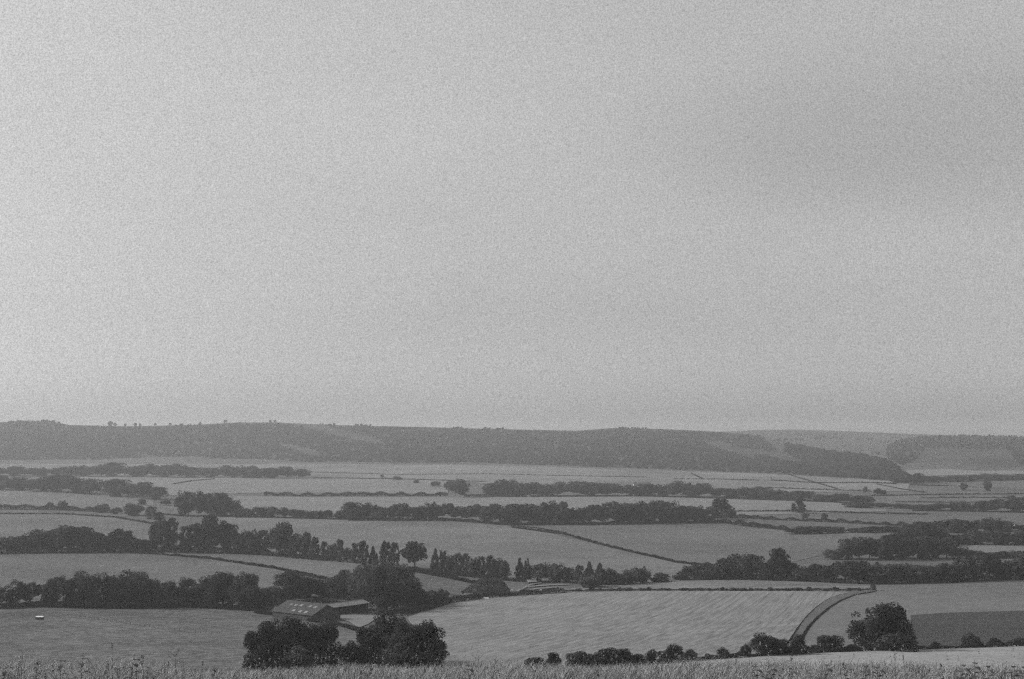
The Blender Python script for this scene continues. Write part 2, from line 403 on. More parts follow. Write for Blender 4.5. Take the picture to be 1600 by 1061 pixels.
field('field', 'pale field between thin hedge and middle tree belt',
      [(365,775),(500,777),(700,777),(1020,776),(1140,779),(1385,789)], [(365,803),(540,808),(760,805),(1020,805),(1140,806),(1385,799)], M['crop_pale'])
field('field', 'broad pale plain at the foot of the ridge',
      [(-160,724),(400,724),(800,728),(1000,735),(1200,741),(1330,748),(1420,754)],
      [(-160,738),(300,744),(490,745.5),(700,750),(760,756),(900,762),(1200,770),(1420,768)], M['crop_far'])
field('field', 'pale strip at the foot of the right hills',
      [(1404,743),(1418,735),(1480,733),(1540,737),(1600,732),(1760,730)], [(1404,746),(1480,743),(1600,741),(1760,739)], M['crop_pale'])
field('field', 'pale small field enclosed by dark woods at right',
      [(1480,857),(1500,851),(1600,852),(1760,852)], [(1480,862),(1500,866),(1600,862),(1760,860)], M['crop_pale'], lift=0.2)
field('field', 'strip field between dark hedges on the right plain',
      [(1385,776),(1600,775),(1760,774)], [(1385,797),(1600,797),(1760,797)], M['crop_b'])
field('field', 'dark grey field inside the right wood',
      [(1290,871),(1400,869),(1600,868),(1760,866)], [(1290,895),(1760,895)], M['bank'], lift=0.2)
field('grass_bank', 'dark grassy bank curving up between the two right fields',
      [(1234,1003),(1248,981),(1262,963),(1278,948),(1296,936),(1315,929.5),(1335,926),(1368,922)], [(1234,1006),(1250,1003),(1263,981),(1278,965),(1296,950),(1314,939),(1335,930.5),(1368,925)], M['bank'], lift=0.3)
field('farm_track', 'pale chalk yard and track beside the barns',
      [(522,962),(545,960),(575,957),(610,950),(660,944)], [(522,966),(545,972),(560,982),(575,976),(610,954),(660,946)], M['track'], lift=0.3)

# ------------------------------------------------------------------ hills at the skyline
def hill(name, label, crest, base, yc, mat, x0=-500, x1=2150, nx=340, nt=34, bump=1.0, seed=0):
    xs = np.linspace(x0, x1, nx)
    cr, br = pl(crest, xs), pl(base, xs)
    rr = np.random.default_rng(seed)
    ph = rr.uniform(0, 6, 6)
    t = np.linspace(0, 1, nt)
    V = []
    yb = place(xs, br)[:,1] - 15
    if isinstance(yc, list): yc = pl(yc, xs)
    for tt in t:
        prof = tt ** 0.9
        row = br + (cr - br) * prof
        tx, tz = ray(xs, row)
        Yv = yb + (yc - yb) * (tt + 0.04 * np.sin(xs / 70 + ph[0]) * math.sin(math.pi * tt))
        Z = tz * Yv
        V.append(np.stack([tx * Yv, Yv, Z], 1))
    for k, dz in ((1.03, 6), (1.08, 25), (1.16, 60)):
        P = V[nt - 1].copy(); P[:,0] *= k; P[:,1] *= k; P[:,2] = V[nt - 1][:,2] - dz; V.append(P)
    f0 = V[0].copy(); f0[:,1] -= 60; f0[:,2] -= 12
    V = [f0] + V
    A = np.concatenate(V)
    o = link(name, mesh_np(name, A, grid_faces(len(V), nx)[:, ::-1], mat, smooth=True))
    return tag(o, label=label, kind='structure'), np.stack(V[1:nt + 1])

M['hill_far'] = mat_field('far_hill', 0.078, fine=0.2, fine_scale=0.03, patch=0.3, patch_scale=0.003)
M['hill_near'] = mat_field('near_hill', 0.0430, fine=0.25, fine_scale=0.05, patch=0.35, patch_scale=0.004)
hillA, gA = hill('hill', 'long wooded ridge along the horizon',
    [(-500,668),(-200,666),(0,660),(40,657),(75,658),(110,664),(200,666),(300,664),(370,660),(430,660),(520,664),(650,667),(800,671),(900,673),(930,671),(960,668.5),(1050,671),(1130,675),(1190,681),(1228,696),(1260,703),(1300,710),(1350,716),(1390,727),(1412,744),(1430,753),(2150,800)],
    [(-500,722),(0,721.5),(400,721),(800,725),(1000,732),(1200,739),(1330,747),(1400,751),(1430,754.5),(2150,802)], [(-500,3900),(1190,3900),(1228,3300),(1412,2650),(2150,2500)], M['hill_near'], seed=1)
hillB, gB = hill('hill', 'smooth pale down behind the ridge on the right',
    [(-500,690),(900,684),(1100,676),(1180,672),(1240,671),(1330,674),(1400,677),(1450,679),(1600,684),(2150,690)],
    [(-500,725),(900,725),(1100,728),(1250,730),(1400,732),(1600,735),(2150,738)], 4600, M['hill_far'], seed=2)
hillC, gC = hill('hill', 'darker rounded hill at the right edge of the horizon',
    [(-500,760),(1300,745),(1380,700),(1400,688),(1440,682),(1480,680.5),(1560,681),(1600,683),(1750,690),(2150,700)],
    [(-500,765),(1300,748),(1380,728),(1480,727),(1530,733),(1600,729),(2150,735)], 3900, M['hill_near'], x0=1300, nx=140, seed=3)

# ------------------------------------------------------------------ foliage builders
def quads(C, size, normal=None, spread=1.0, rg=rng, aspect=1.0):
    n = len(C)
    r = rg.normal(size=(n, 3))
    if normal is not None: r = normal + spread * r
    r /= np.linalg.norm(r, axis=1)[:,None] + 1e-9
    a = np.cross(r, rg.normal(size=(n, 3))); a /= np.linalg.norm(a, axis=1)[:,None] + 1e-9
    b = np.cross(r, a)
    s = (size * rg.uniform(0.6, 1.4, n))[:,None] if np.ndim(size) == 0 else (size * rg.uniform(0.6, 1.4, n))[:,None]
    a, b = a * s * 0.5, b * s * 0.5 * aspect
    V = np.stack([C - a - b * 0.6, C + a * 0.4 - b, C + a + b * 0.7, C - a * 0.5 + b], 1).reshape(-1, 3)
    return V, np.arange(4 * n).reshape(-1, 4)

def crown_mesh(name, shape, nleaf, size, seed, mat, nblob=34, blob_r=0.15, sparse=1.0):
    rg = np.random.default_rng(seed)
    cs, rs = [], []
    while len(cs) < nblob:
        p = rg.uniform(-1, 1, 3)
        if shape == 'broad':
            if np.linalg.norm(p) > 1: continue
            q = np.array([p[0]*0.38, p[1]*0.38, 0.49 + p[2]*0.41]); r = blob_r * rg.uniform(0.75, 1.3)
        elif shape == 'open':
            if np.linalg.norm(p) > 1 or (p[2] < -0.5 and np.hypot(p[0], p[1]) < 0.35): continue
            q = np.array([p[0]*0.39, p[1]*0.39, 0.57 + p[2]*0.34]); r = blob_r * rg.uniform(0.7, 1.25)
        elif shape == 'cone':
            z = rg.uniform(0.05, 0.97); w = 0.34 * min(1, (1 - z) * 1.7) * (0.8 + 0.2 * min(1, z * 6)) * rg.uniform(.8, 1.1)
            if rg.random() > w * 3 + 0.12: continue
            a = rg.uniform(0, 2*math.pi); u = rg.uniform(0.2, 1) ** .5; q = np.array([math.cos(a)*w*u, math.sin(a)*w*u, z]); r = blob_r * (0.6 + 0.5 * (1 - z))
        elif shape == 'column':
            z = rg.uniform(0.05, 0.95); w = 0.34 * math.sin(math.pi * min(1, z * 0.72 + 0.22)) ** 0.6
            a = rg.uniform(0, 2*math.pi); u = rg.uniform(0.2, 1) ** .5; q = np.array([math.cos(a)*w*u, math.sin(a)*w*u, z]); r = blob_r * rg.uniform(0.7, 1.15)
        else:  # bush: a dome down to the ground
            if np.linalg.norm(p) > 1 or p[2] < 0: continue
            q = np.array([p[0]*0.38, p[1]*0.38, 0.1 + p[2]*0.68]); r = blob_r * 1.2 * rg.uniform(0.7, 1.3)
        cs.append(q); rs.append(r)
    cs, rs = np.array(cs), np.array(rs)
    k = rg.choice(nblob, nleaf, p=rs**2 / np.sum(rs**2))
    d = rg.normal(size=(nleaf, 3)); d /= np.linalg.norm(d, axis=1)[:,None]
    rad = rs[k] * rg.uniform(0.55, 1.08, nleaf) ** (1 / 1.5)
    C = cs[k] + d * rad[:,None] * np.array([1, 1, 0.9])
    C[:,2] = np.where(C[:,2] < 0.02, 0.02 + rg.uniform(0, 0.06, nleaf), C[:,2])
    V, Fc = quads(C, size, d + np.array([0, 0, 0.25]), 0.5, rg)
    zmax = np.percentile(V[:,2], 99.8)
    V[:,2] /= zmax
    wmax = np.percentile(np.abs(V[:,:2]), 99.0); V[:,:2] *= 0.5 / wmax
    return mesh_np(name, V, Fc, mat)

def trunk_mesh(name, seed, shape='broad'):
    rg = random.Random(seed); P = Poly()
    hgt = {'broad': 0.5, 'open': 0.55, 'cone': 0.9, 'column': 0.8, 'bush': 0.25}[shape]
    lean = rg.uniform(-0.03, 0.03)
    P.tube([(0,0,-0.03),(0,0,0.06),(lean*.5,0,hgt*.5),(lean,0.01,hgt)], [0.042,0.030,0.024,0.010])
    if shape in ('broad', 'open', 'bush'):
        for k in range(7):
            a = k * 0.9 + rg.uniform(-.3,.3); z0 = hgt * rg.uniform(0.35, 0.8); r = rg.uniform(0.22, 0.36); dz = rg.uniform(0.12, 0.34)
            P.tube([(lean*.5,0,z0),(math.cos(a)*r*.5, math.sin(a)*r*.5, z0+dz*.6),(math.cos(a)*r, math.sin(a)*r, z0+dz)], [0.014,0.009,0.003], 5)
            b = a + rg.choice((-.6,.6))
            P.tube([(math.cos(a)*r*.5, math.sin(a)*r*.5, z0+dz*.6),(math.cos(b)*r*.9, math.sin(b)*r*.9, z0+dz*1.25)], [0.007,0.002], 4)
    return P.mesh(name, M['bark'])

PROTO = {}
def protos():
    for sh, nh, nl in (('broad', 9000, 1900), ('open', 6500, 1600), ('cone', 6500, 1500), ('column', 6500, 1500), ('bush', 6000, 1200)):
        mat = M['leaf_con'] if sh == 'cone' else M['leaf']
        for v in range(3 if sh in ('broad', 'bush') else 2):
            sd = 100 * v + len(sh) * 7
            br = {'broad': .15, 'open': .12, 'cone': .09, 'column': .10, 'bush': .16}[sh]
            nb = {'broad': 36, 'open': 32, 'cone': 90, 'column': 70, 'bush': 22}[sh]
            PROTO[sh, 'hi', v] = (crown_mesh('crown', sh, nh, 0.030 if sh != 'bush' else 0.045, sd, mat, nb, br), trunk_mesh('trunk', sd, sh))
            PROTO[sh, 'lo', v] = (crown_mesh('crown', sh, nl, 0.065 if sh != 'bush' else 0.09, sd + 1, mat, nb, br), trunk_mesh('trunk', sd + 1, sh))
            # one mesh for the trees that are a few pixels high
            c = PROTO[sh, 'lo', v][0]
            PROTO[sh, 'far', v] = (c, None)
    for v in range(2):
        PROTO['sparse', 'hi', v] = (crown_mesh('crown', 'broad', 6200, 0.027, 900 + v, M['leaf'], 110, 0.078), trunk_mesh('trunk', 900 + v, 'open'))
        PROTO['sparse', 'lo', v] = PROTO['open', 'lo', v]
        PROTO['sparse', 'far', v] = PROTO['open', 'far', v]
protos()
NV = {'broad': 3, 'bush': 3}

def tree(x, base, top, w, shape, label, group, name=None, cat=None, lod=None, seed=None):
    p = at(x, base)
    px = p[1] / F
    h = (base - top) * px * 1.0
    wd = w * px * (0.92 if shape in ('cone', 'column') else 1.05)
    rr = random.Random(int(x * 13 + base * 7) if seed is None else seed)
    v = rr.randrange(NV.get(shape, 2))
    lod = lod or ('hi' if base > 925 else 'lo' if base > 826 else 'far')
    cr, tr = PROTO[shape, lod, v]
    rot = rr.uniform(0, 6.28)
    cat = cat or ('bush' if shape == 'bush' else 'tree')
    name = name or {'cone': 'conifer', 'bush': 'bush'}.get(shape, 'tree')
    if tr is None:
        o = link(name, cr, loc=(p[0], p[1], p[2] - 0.1))
    else:
        o = link(name, None, loc=(p[0], p[1], p[2] - 0.1))
        link('crown', cr, o); link('trunk', tr, o)
    o.rotation_euler = (0, 0, rot)
    o.scale = (wd, wd, h)
    tag(o, label, cat, group)
    return o

ONES = ['first','second','third','fourth','fifth','sixth','seventh','eighth','ninth','tenth','eleventh','twelfth','thirteenth','fourteenth','fifteenth','sixteenth','seventeenth','eighteenth','nineteenth','twentieth']
TENS = {20: 'twenty', 30: 'thirty', 40: 'forty', 50: 'fifty'}
def ordn(k):
    if k <= 20: return ONES[k-1]
    t, r = k // 10 * 10, k % 10
    return {30: 'thirtieth', 40: 'fortieth', 50: 'fiftieth'}[t] if r == 0 else TENS[t] + '-' + ONES[r-1]
ADJ = {'broad': 'rounded leafy', 'open': 'spreading', 'cone': 'pointed', 'column': 'upright narrow', 'bush': 'low dark', 'sparse': 'thin airy'}
def row(where, group, items, special={}):
    """items: (x, base, top, width, shape); labelled left to right"""
    items = sorted(items)
    hs = [it[1] - it[2] for it in items]; hm = sum(hs) / len(hs)
    for k, (x, b, t, w, sh) in enumerate(items):
        size = 'tall ' if b - t > hm * 1.2 else 'small ' if b - t < hm * 0.8 else ''
        noun = 'bush' if sh == 'bush' else 'conifer' if sh == 'cone' else 'tree'
        pos = 'leftmost' if k == 0 else 'rightmost' if k == len(items) - 1 else ordn(k + 1) + ' from left'
        lab = special.get(x) or f'{size}{ADJ[sh]} {noun}, {pos} {where}'
        tree(x, b, t, w, sh, lab, group)

def belt(where, group, x0, x1, base, top, sp, shapes=('broad',), wf=1.5, extra=()):
    it = list(extra); x = x0; rg = random.Random(int(x0 * 3 + x1 + base[0][1]))
    while x <= x1:
        xx = x + rg.uniform(-.25, .25) * sp
        b = float(pl(base, xx)) + rg.uniform(-0.6, 0.3); t = float(pl(top, xx)); h = b - t
        t += rg.uniform(-0.10, 0.22) * h
        it.append((round(xx, 2), b, t, sp * wf * rg.uniform(0.85, 1.25), rg.choice(shapes)))
        x += sp * rg.uniform(0.8, 1.25)
    row(where, group, it)

# --- row of trees at the top of the rough pasture, left
row('in row above rough pasture', 'trees along the top of the rough pasture', [
    (-8,948,912,30,'broad'),(21,946,907,42,'sparse'),(47,945,910,34,'open'),(76,947,912,22,'bush'),(90,948,901,44,'open'),(126,947,893,46,'broad'),(112,947,925,30,'bush'),(158,947,896,46,'broad'),
    (183,948,899,44,'broad'),(207,948,892,56,'broad'),(232,948,905,42,'broad'),(262,946,908,46,'sparse'),(292,946,904,50,'sparse'),(325,948,900,48,'broad'),(348,950,895,60,'broad'),(382,953,896,48,'broad'),
    (150,948,928,60,'bush'),(205,948,930,70,'bush'),(250,948,928,60,'bush'),(288,947,926,60,'bush'),(405,952,925,34,'bush')])
# --- trees behind the barns
row('in clump behind farm barns', 'trees round the farm barns', [
    (420,944,918,34,'broad'),(455,934,893,54,'broad'),(484,933,901,48,'broad'),(434,936,916,40,'bush'),(510,931,906,38,'broad'),(470,933,914,50,'bush'),(538,935,891,52,'broad'),(570,941,882,52,'broad'),(592,944,878,60,'broad'),(628,946,883,52,'broad'),
    (564,936,912,50,'broad'),(604,955,905,62,'broad'),(640,951,905,46,'broad'),(520,932,914,44,'bush'),(664,949,922,40,'bush'),(688,944,921,28,'bush')])
tree(698.5,929,922,9,'bush','tiny round dark bush standing alone left of the dark mound','lone bushes in the valley')
# --- near clump in front of the barns
row('in dark clump below barns', 'dark trees below the barns', [
    (401,1041,984,46,'broad'),(424,1043,969,48,'broad'),(455,1043,965,52,'broad'),(482,1041,974,46,'broad'),(508,1037,968,48,'broad'),(410,1047,1006,52,'bush'),(465,1047,1010,60,'bush'),(508,1038,1008,40,'bush'),
    (546,1034,1002,36,'bush'),(574,1034,978,42,'broad'),(604,1034,957,66,'broad'),(636,1038,975,58,'broad'),(664,1043,972,62,'broad'),(625,1041,1005,70,'bush'),(680,1045,1000,36,'broad'),(585,1036,1008,50,'bush')])
# --- near hedge line, right
row('along near hedge, right half', 'bushes along the near hedge', [
    (838,1046,1027,34,'bush'),(866,1045,1019,22,'broad'),(893,1044,1020,22,'broad'),(909,1043,1017,24,'broad'),(928,1042,1022,30,'bush'),(951,1042,1012,42,'broad'),(975,1040,1013,30,'broad'),(998,1038,1022,28,'bush'),
    (1019,1036,1014,18,'broad'),(1036,1036,1016,20,'broad'),(1052,1035,1007,30,'broad'),(1079,1032,1014,26,'bush'),(1108,1029,1021,16,'bush'),(1131,1028,1011,22,'bush'),(1164,1025,1006,20,'bush'),
    (1189,1024,989,36,'broad'),(1214,1023,997,32,'bush'),(1243,1022,992,36,'bush'),(1272,1019,1008,26,'bush'),(1299,1018,993,40,'bush'),(1330,1017,1006,30,'bush'),
    (1461,1013,1002,18,'bush'),(1519,1011,990,32,'bush'),(1558,1009,997,28,'bush'),(1594,1008,996,34,'bush'),(1630,1007,990,34,'broad')])
tree(1362,1015,947,72,'sparse','airier rounded tree, left one of the tall pair in the near hedge','tall trees in the near hedge', seed=4)
tree(1396,1016,943,58,'broad','denser rounded tree, right one of the tall pair in the near hedge','tall trees in the near hedge', seed=9)
tree(1397,1017,986,62,'bush','dark spreading bush under the denser tree in the near hedge','bushes along the near hedge')
# --- tree belt left
belt('in left belt above long hedge', 'left tree belt above the long hedge', -40, 232, [(-40,864),(232,861)], [(-40,842),(0,838),(25,834),(55,832),(95,820),(125,824),(150,834),(170,830),(195,830),(215,842),(232,838)], 18, ('broad','broad','open'), 1.9)
belt('in tall wood left of upright row', 'tall wood in the middle left', 243, 474, [(232,862),(350,864),(430,868),(480,873)], [(232,826),(255,808),(290,812),(330,806),(355,812),(385,830),(410,820),(432,814),(450,824),(474,832)], 15, ('broad','broad','column'), 1.8)
row('in upright row behind barns', 'upright trees in a row across the valley', [
    (478,873,832,20,'broad'),(492,874,839,17,'column'),(507,875,846,15,'column'),(519,876,851,15,'broad'),(530,878,843,18,'column'),(543,879,856,17,'broad'),(555,880,848,14,'column'),(567,883,845,19,'column'),(583,883,854,17,'cone'),(603,887,846,22,'column'),(617,888,848,19,'column')])
tree(648,888,846,40,'open','round spreading tree with gap beneath, between two rows of upright trees','lone broad trees')
row('in group above dark mound', 'trees above the dark mound', [
    (680,892,857,17,'cone'),(692,894,860,16,'column'),(705,896,867,18,'broad'),(716,898,864,16,'column'),(728,899,865,17,'column'),(741,900,871,18,'broad'),(752,902,869,16,'column'),(766,904,868,18,'column'),(778,905,872,24,'broad'),(788,906,876,18,'broad')])
row('in dark group right of yard', 'trees right of the farmyard', [
    (812,906,872,18,'cone'),(824,907,873,18,'cone'),(840,908,882,22,'broad'),(852,909,879,24,'broad'),(870,910,880,26,'broad'),(888,911,886,24,'broad'),(906,912,883,20,'column'),(921,914,878,20,'cone'),(937,914,880,24,'cone'),
    (950,914,888,28,'broad'),(925,918,897,36,'bush'),(965,914,893,22,'bush'),(985,913,889,26,'broad'),(1001,911,886,30,'broad'),(1032,909,895,28,'bush')])
# --- right middle wood
row('in clump at diagonal hedge end', 'trees at the foot of the diagonal hedge', [
    (1066,906,892,26,'bush'),(1085,905,882,32,'broad'),(1110,905,879,38,'broad'),(1135,905,873,34,'broad'),(1155,905,865,42,'broad'),(1178,904,867,34,'broad'),(1200,906,878,34,'broad'),(1218,906,857,38,'broad'),(1236,907,880,34,'broad')])
belt('in front row of right wood', 'front row of the right wood', 1252, 1625, [(1250,908),(1330,911),(1370,912),(1480,909),(1625,903)], [(1250,884),(1300,878),(1400,880),(1480,878),(1520,866),(1560,872),(1625,864)], 19, ('broad','broad','open'), 2.0)
belt('in second row of right wood', 'second row of the right wood', 1305, 1500, [(1300,875),(1500,873)], [(1300,856),(1330,838),(1380,835),(1420,838),(1480,840),(1500,850)], 17, ('broad',), 1.9)
belt('in back row of right wood', 'back row of the right wood', 1405, 1625, [(1400,856),(1500,850),(1625,853)], [(1400,832),(1430,815),(1445,812),(1460,820),(1500,836),(1520,828),(1560,830),(1625,826)], 19, ('broad',), 1.9)
belt('in lower edge row under small pale field', 'hedge trees below the enclosed pale field', 1500, 1625, [(1500,874),(1625,872)], [(1500,862),(1518,858),(1540,864),(1625,858)], 13, ('broad',), 1.7)
# --- middle belts
belt('in small row beyond wide field', 'small trees beyond the wide field', 385, 550, [(385,808),(560,812)], [(385,794),(440,792),(480,797),(550,796)], 13, ('broad',), 1.35)
belt('in middle belt left part', 'middle tree belt', 548, 800, [(548,813),(700,813),(800,820)], [(548,787),(600,788),(660,789),(680,785),(720,789),(800,784)], 14, ('broad','broad','open'), 1.9)
belt('in middle belt right part', 'middle tree belt, right part', 806, 1120, [(800,820),(900,819),(1000,818),(1120,815)], [(800,783),(860,784),(900,790),(940,781),(1000,779),(1060,788),(1120,792)], 16.5, ('broad',), 2.1,
     extra=[(1128.0,809,779,30,'broad'),(1140.0,812,795,24,'broad')])
belt('in far belt across plain', 'far tree belt across the plain', 770, 1350, [(770,775),(1000,775),(1150,777),(1250,782),(1350,787)], [(770,754),(790,750),(850,757),(920,750),(960,757),(1060,751),(1120,760),(1190,760),(1250,768),(1350,775)], 20, ('broad',), 1.8)
belt('in left wood edge, far plain', 'wood at the left of the far plain', -20, 245, [(-20,766),(100,769),(245,781)], [(-20,744),(100,744),(200,750),(245,758)], 18, ('broad',), 2.0)
belt('in far row under ridge', 'far row of trees under the ridge', 5, 488, [(5,743),(200,745),(488,748)], [(5,729),(110,730),(170,724),(240,726),(310,726),(488,731)], 19, ('broad',), 1.6)
belt('in small wood left of middle', 'small wood left of the middle belt', 285, 378, [(285,806),(378,808)], [(285,764),(310,768),(350,770),(370,784),(378,795)], 10, ('broad',), 2.2)
row('near left hedge corner', 'trees at the left hedge corner', [
    (160,801,787,24,'broad'),(208,806,786,32,'broad'),(180,803,793,20,'broad'),(236,811,791,18,'broad'),(248,816,800,18,'broad'),(222,790,779,14,'broad'),(260,790,781,16,'broad'),(98,797,782,14,'broad'),(78,797,784,10,'open'),(335,803,792,18,'bush')])
row('around middle of far plain', 'lone trees on the far plain', [
    (597,746,741,6,'broad'),(620,750,744,14,'broad'),(650,755,750,10,'bush'),(681,761,752,18,'broad'),(703,765,752,18,'broad'),(718,777,749,30,'broad')])
row('on right-hand plain', 'lone trees on the right-hand plain', [
    (1248,801,777,24,'cone'),(1352,774,760,8,'open'),(1372,774,763,12,'broad'),(1380,774,765,10,'broad'),(1435,758,739,20,'broad'),(1506,766,754,12,'broad'),(1543,767,750,14,'broad'),(1258,812,801,12,'broad'),(1288,812,802,10,'broad'),(1580,783,773,14,'broad')])
belt('in strip under right hills', 'tree strip under the right hills', 1415, 1625, [(1415,755),(1500,752),(1625,749)], [(1415,744),(1500,743),(1540,739),(1570,741),(1625,739)], 21, ('broad',), 1.6)
belt('in low row on right plain', 'low tree row on the right plain', 1335, 1600, [(1335,793),(1440,796),(1600,801)], [(1335,783),(1440,788),(1520,782),(1600,776)], 21, ('broad',), 1.6)
belt('in hedge row behind smooth field', 'trees behind the smooth right field', 1240, 1400, [(1240,835),(1400,831)], [(1240,823),(1260,819),(1320,824),(1400,822)], 19, ('broad',), 1.5)
belt('in upper right row by pale roof', 'trees near the pale roofed building', 1405, 1625, [(1405,830),(1500,832),(1625,828)], [(1405,822),(1440,812),(1470,814),(1560,808),(1590,822),(1625,812)], 20, ('broad',), 1.6)

# ------------------------------------------------------------------ hedges
def hedge(label, pts, hpx, wm=2.0, gaps=0.0, name='hedge', cat='hedge', mat=None, rag=0.5, dens=1.0):
    x = []; y = []
    for (a, b), (c, d) in zip(pts[:-1], pts[1:]):
        n = max(2, int(abs(c - a) / 4)); x += list(np.linspace(a, c, n, endpoint=False)); y += list(np.linspace(b, d, n, endpoint=False))
    x.append(pts[-1][0]); y.append(pts[-1][1])
    P = place(x, y); d = np.linalg.norm(np.diff(P[:,:2], axis=0), axis=1); s = np.concatenate([[0], np.cumsum(d)])
    Lm = s[-1]; ym = float(np.mean(P[:,1])); h = hpx * ym / F
    size = max(0.35, min(1.3, ym / F * 1.5))
    n = int(min(12000, max(300, Lm / size * max(1, h / size) * 7 * dens)))
    t = rng.uniform(0, Lm, n)
    ph = rng.uniform(0, 6, 4)
    prof = 1 + rag * 0.45 * np.sin(t / (3.1 + h) + ph[0]) * np.sin(t / (7.3 + h) + ph[1]) + rag * 0.35 * np.sin(t / 1.9 / (0.5 + h / 3) + ph[2])
    if gaps > 0:
        gp = np.sin(t / 11 + ph[3]) + 0.7 * np.sin(t / 4.7 + ph[2]); prof = np.where(gp < -2 + gaps * 3, 0.18, prof)
    cx = np.stack([np.interp(t, s, P[:,i]) for i in range(3)], 1)
    i = np.clip(np.searchsorted(s, t) - 1, 0, len(d) - 1)
    dr = (P[i+1] - P[i])[:, :2]; dr /= np.linalg.norm(dr, axis=1)[:,None] + 1e-9
    nrm = np.stack([-dr[:,1], dr[:,0]], 1)
    ang = rng.uniform(0, math.pi, n); rad = rng.uniform(0.6, 1.0, n)
    off = np.cos(ang) * rad * wm / 2; hz = np.sin(ang) ** 0.7 * rad * h * prof * 0.95
    C = cx.copy(); C[:,:2] += nrm * off[:,None]; C[:,2] += np.maximum(hz, 0.15)
    org = P[len(P)//2]
    V, Fc = quads(C - org, size, None)
    o = link(name, mesh_np(name, V, Fc, mat or M['leaf_hedge']), loc=tuple(org))
    return tag(o, label, cat)

hedge('long thin clipped hedge curving across the left field', [(-60,867.5),(0,866.5),(100,864.5),(200,864.5),(250,867),(330,874),(430,889),(500,904),(540,911)], 4.0, 2.0)
hedge('straight dark hedge running from the round tree to the mound', [(640,892),(700,903),(742,912)], 5.5, 3)
hedge('low hedge at the foot of the upright trees', [(640,888),(700,898),(800,908),(850,911)], 4, 2.5)
hedge('thin hedge running diagonally down between two wide fields', [(800,825),(880,835),(960,857),(1060,880),(1118,886)], 3.6, 2)
hedge('upper edge hedge of the narrow wedge beside the diagonal hedge', [(782,820),(840,826),(885,834)], 1.8, 1.5)
hedge('long thin hedge with small trees on the far pale plain', [(412,775),(480,775.5),(600,775),(700,775)], 5.5, 4, rag=0.9)
hedge('hairline hedge right of the far tree row', [(490,748),(600,748),(760,753.5)], 1.4, 2)
hedge('hairline hedge crossing the far plain right of centre', [(1052,749),(1130,749.5),(1185,751)], 1.5, 2)
hedge('short slanting hedge climbing towards the ridge foot', [(1080,740),(1090,745),(1100,749)], 1.3, 2)
hedge('long thin hedge under the wooded spur', [(1205,751),(1270,755),(1370,755),(1400,757)], 1.9, 2)
hedge('slanting hairline hedge on the plain below the spur', [(1232,742),(1262,751),(1310,765)], 1.3, 2)
hedge('short hairline hedge right of the spur foot', [(1422,758),(1450,758.5),(1482,760)], 1.5, 2)
hedge('long hairline hedge across the right plain', [(1362,775),(1480,773),(1610,772)], 1.8, 2)
hedge('slanting thin hedge between strips on the right plain', [(1370,757),(1410,765),(1445,770)], 1.3, 2)
hedge('hairline hedge across the middle of the pale plain', [(760,741),(880,744),(1010,746)], 1.2, 2)
hedge('hairline hedge slanting over the far plain left of centre', [(480,738),(620,742),(760,741)], 1.1, 2)
hedge('thin uneven hedge above the far tree belt right end', [(1180,762),(1290,766),(1360,768)], 1.8, 2.5, rag=0.9)
hedge('thin hedge between the two right strips', [(1400,785),(1500,786),(1625,788)], 2.0, 2.5, rag=0.8)
hedge('thin broken hedge above the low tree row on right', [(1440,779),(1530,778),(1625,780)], 2.0, 2.5, rag=0.9)
hedge('faint hedge from the lone round tree to the far belt', [(725,775),(770,773),(830,773)], 1.6, 2)
hedge('thin slanting hedge above the left wood', [(270,757),(300,752),(335,749)], 1.4, 2)
hedge('dark straight hedge below the pale strip and lone pointed tree', [(1150,799.5),(1250,799.5),(1380,803),(1450,804.5)], 2.4, 2.5)
hedge('dark straight hedge reaching the right edge of the plain', [(1425,798.5),(1500,799.5),(1600,801),(1640,801)], 2.2, 2.5)
hedge('thick uneven hedge slanting below the pale strip on the right', [(1145,808),(1205,812),(1300,816),(1445,824)], 4.5, 4, rag=0.9)
hedge('thick dark hedge curving down from the middle belt', [(1085,815),(1130,817),(1180,824),(1240,830)], 6.5, 4, rag=0.8)
hedge('low hedge under the small row beyond the wide field', [(330,806),(400,809),(560,813)], 3, 3)
hedge('low hedge along the top of the smooth left field', [(-60,803),(0,803.5),(100,804),(180,809),(250,821)], 2.4, 3)
hedge('thick low hedge above the smooth left field', [(-60,796),(0,796),(100,797),(170,801)], 7, 5, rag=0.6)
hedge('thin hedge at foot of the small wood on left', [(250,804),(290,807),(400,808)], 2.2, 3)
hedge('dark straight hedge in front of the skylit barn', [(400,958),(430,962.5),(470,967.5),(500,974)], 6, 2.5, rag=0.3)
hedge('short straight dark hedge right of the yard path', [(513,973),(540,980),(569,989)], 5.5, 2.5, rag=0.25)
hedge('dark hedge bank below the farmyard along the ploughed field', [(560,961),(620,962),(660,955),(700,942),(760,934),(820,930),(880,926)], 9, 5, rag=0.5)
hedge('low dark hedge at the base of the near bushes', [(820,1046),(900,1045),(1000,1040),(1100,1031),(1200,1024.5),(1300,1019),(1400,1016),(1500,1013),(1640,1008)], 5, 3, rag=0.8)
hedge('dark left edge of the curving grass bank', [(1234,1003),(1248,981),(1262,963),(1278,948),(1296,936),(1315,929.5),(1335,926)], 1.1, 0.8, rag=0.8, gaps=0.4)
hedge('dark right edge of the curving grass bank', [(1250,1003),(1263,981),(1278,965),(1296,950),(1314,939),(1335,930.5),(1368,925)], 1.7, 1.0, rag=0.4)
hedge('dark undergrowth hedge behind the skylit barn', [(412,947),(460,946),(520,946),(570,947)], 11, 5, rag=0.5)
hedge('low dark hedge under the left row of trees', [(-30,951),(20,951),(60,948),(120,950),(200,951),(300,949),(400,955)], 9, 4, rag=0.3)
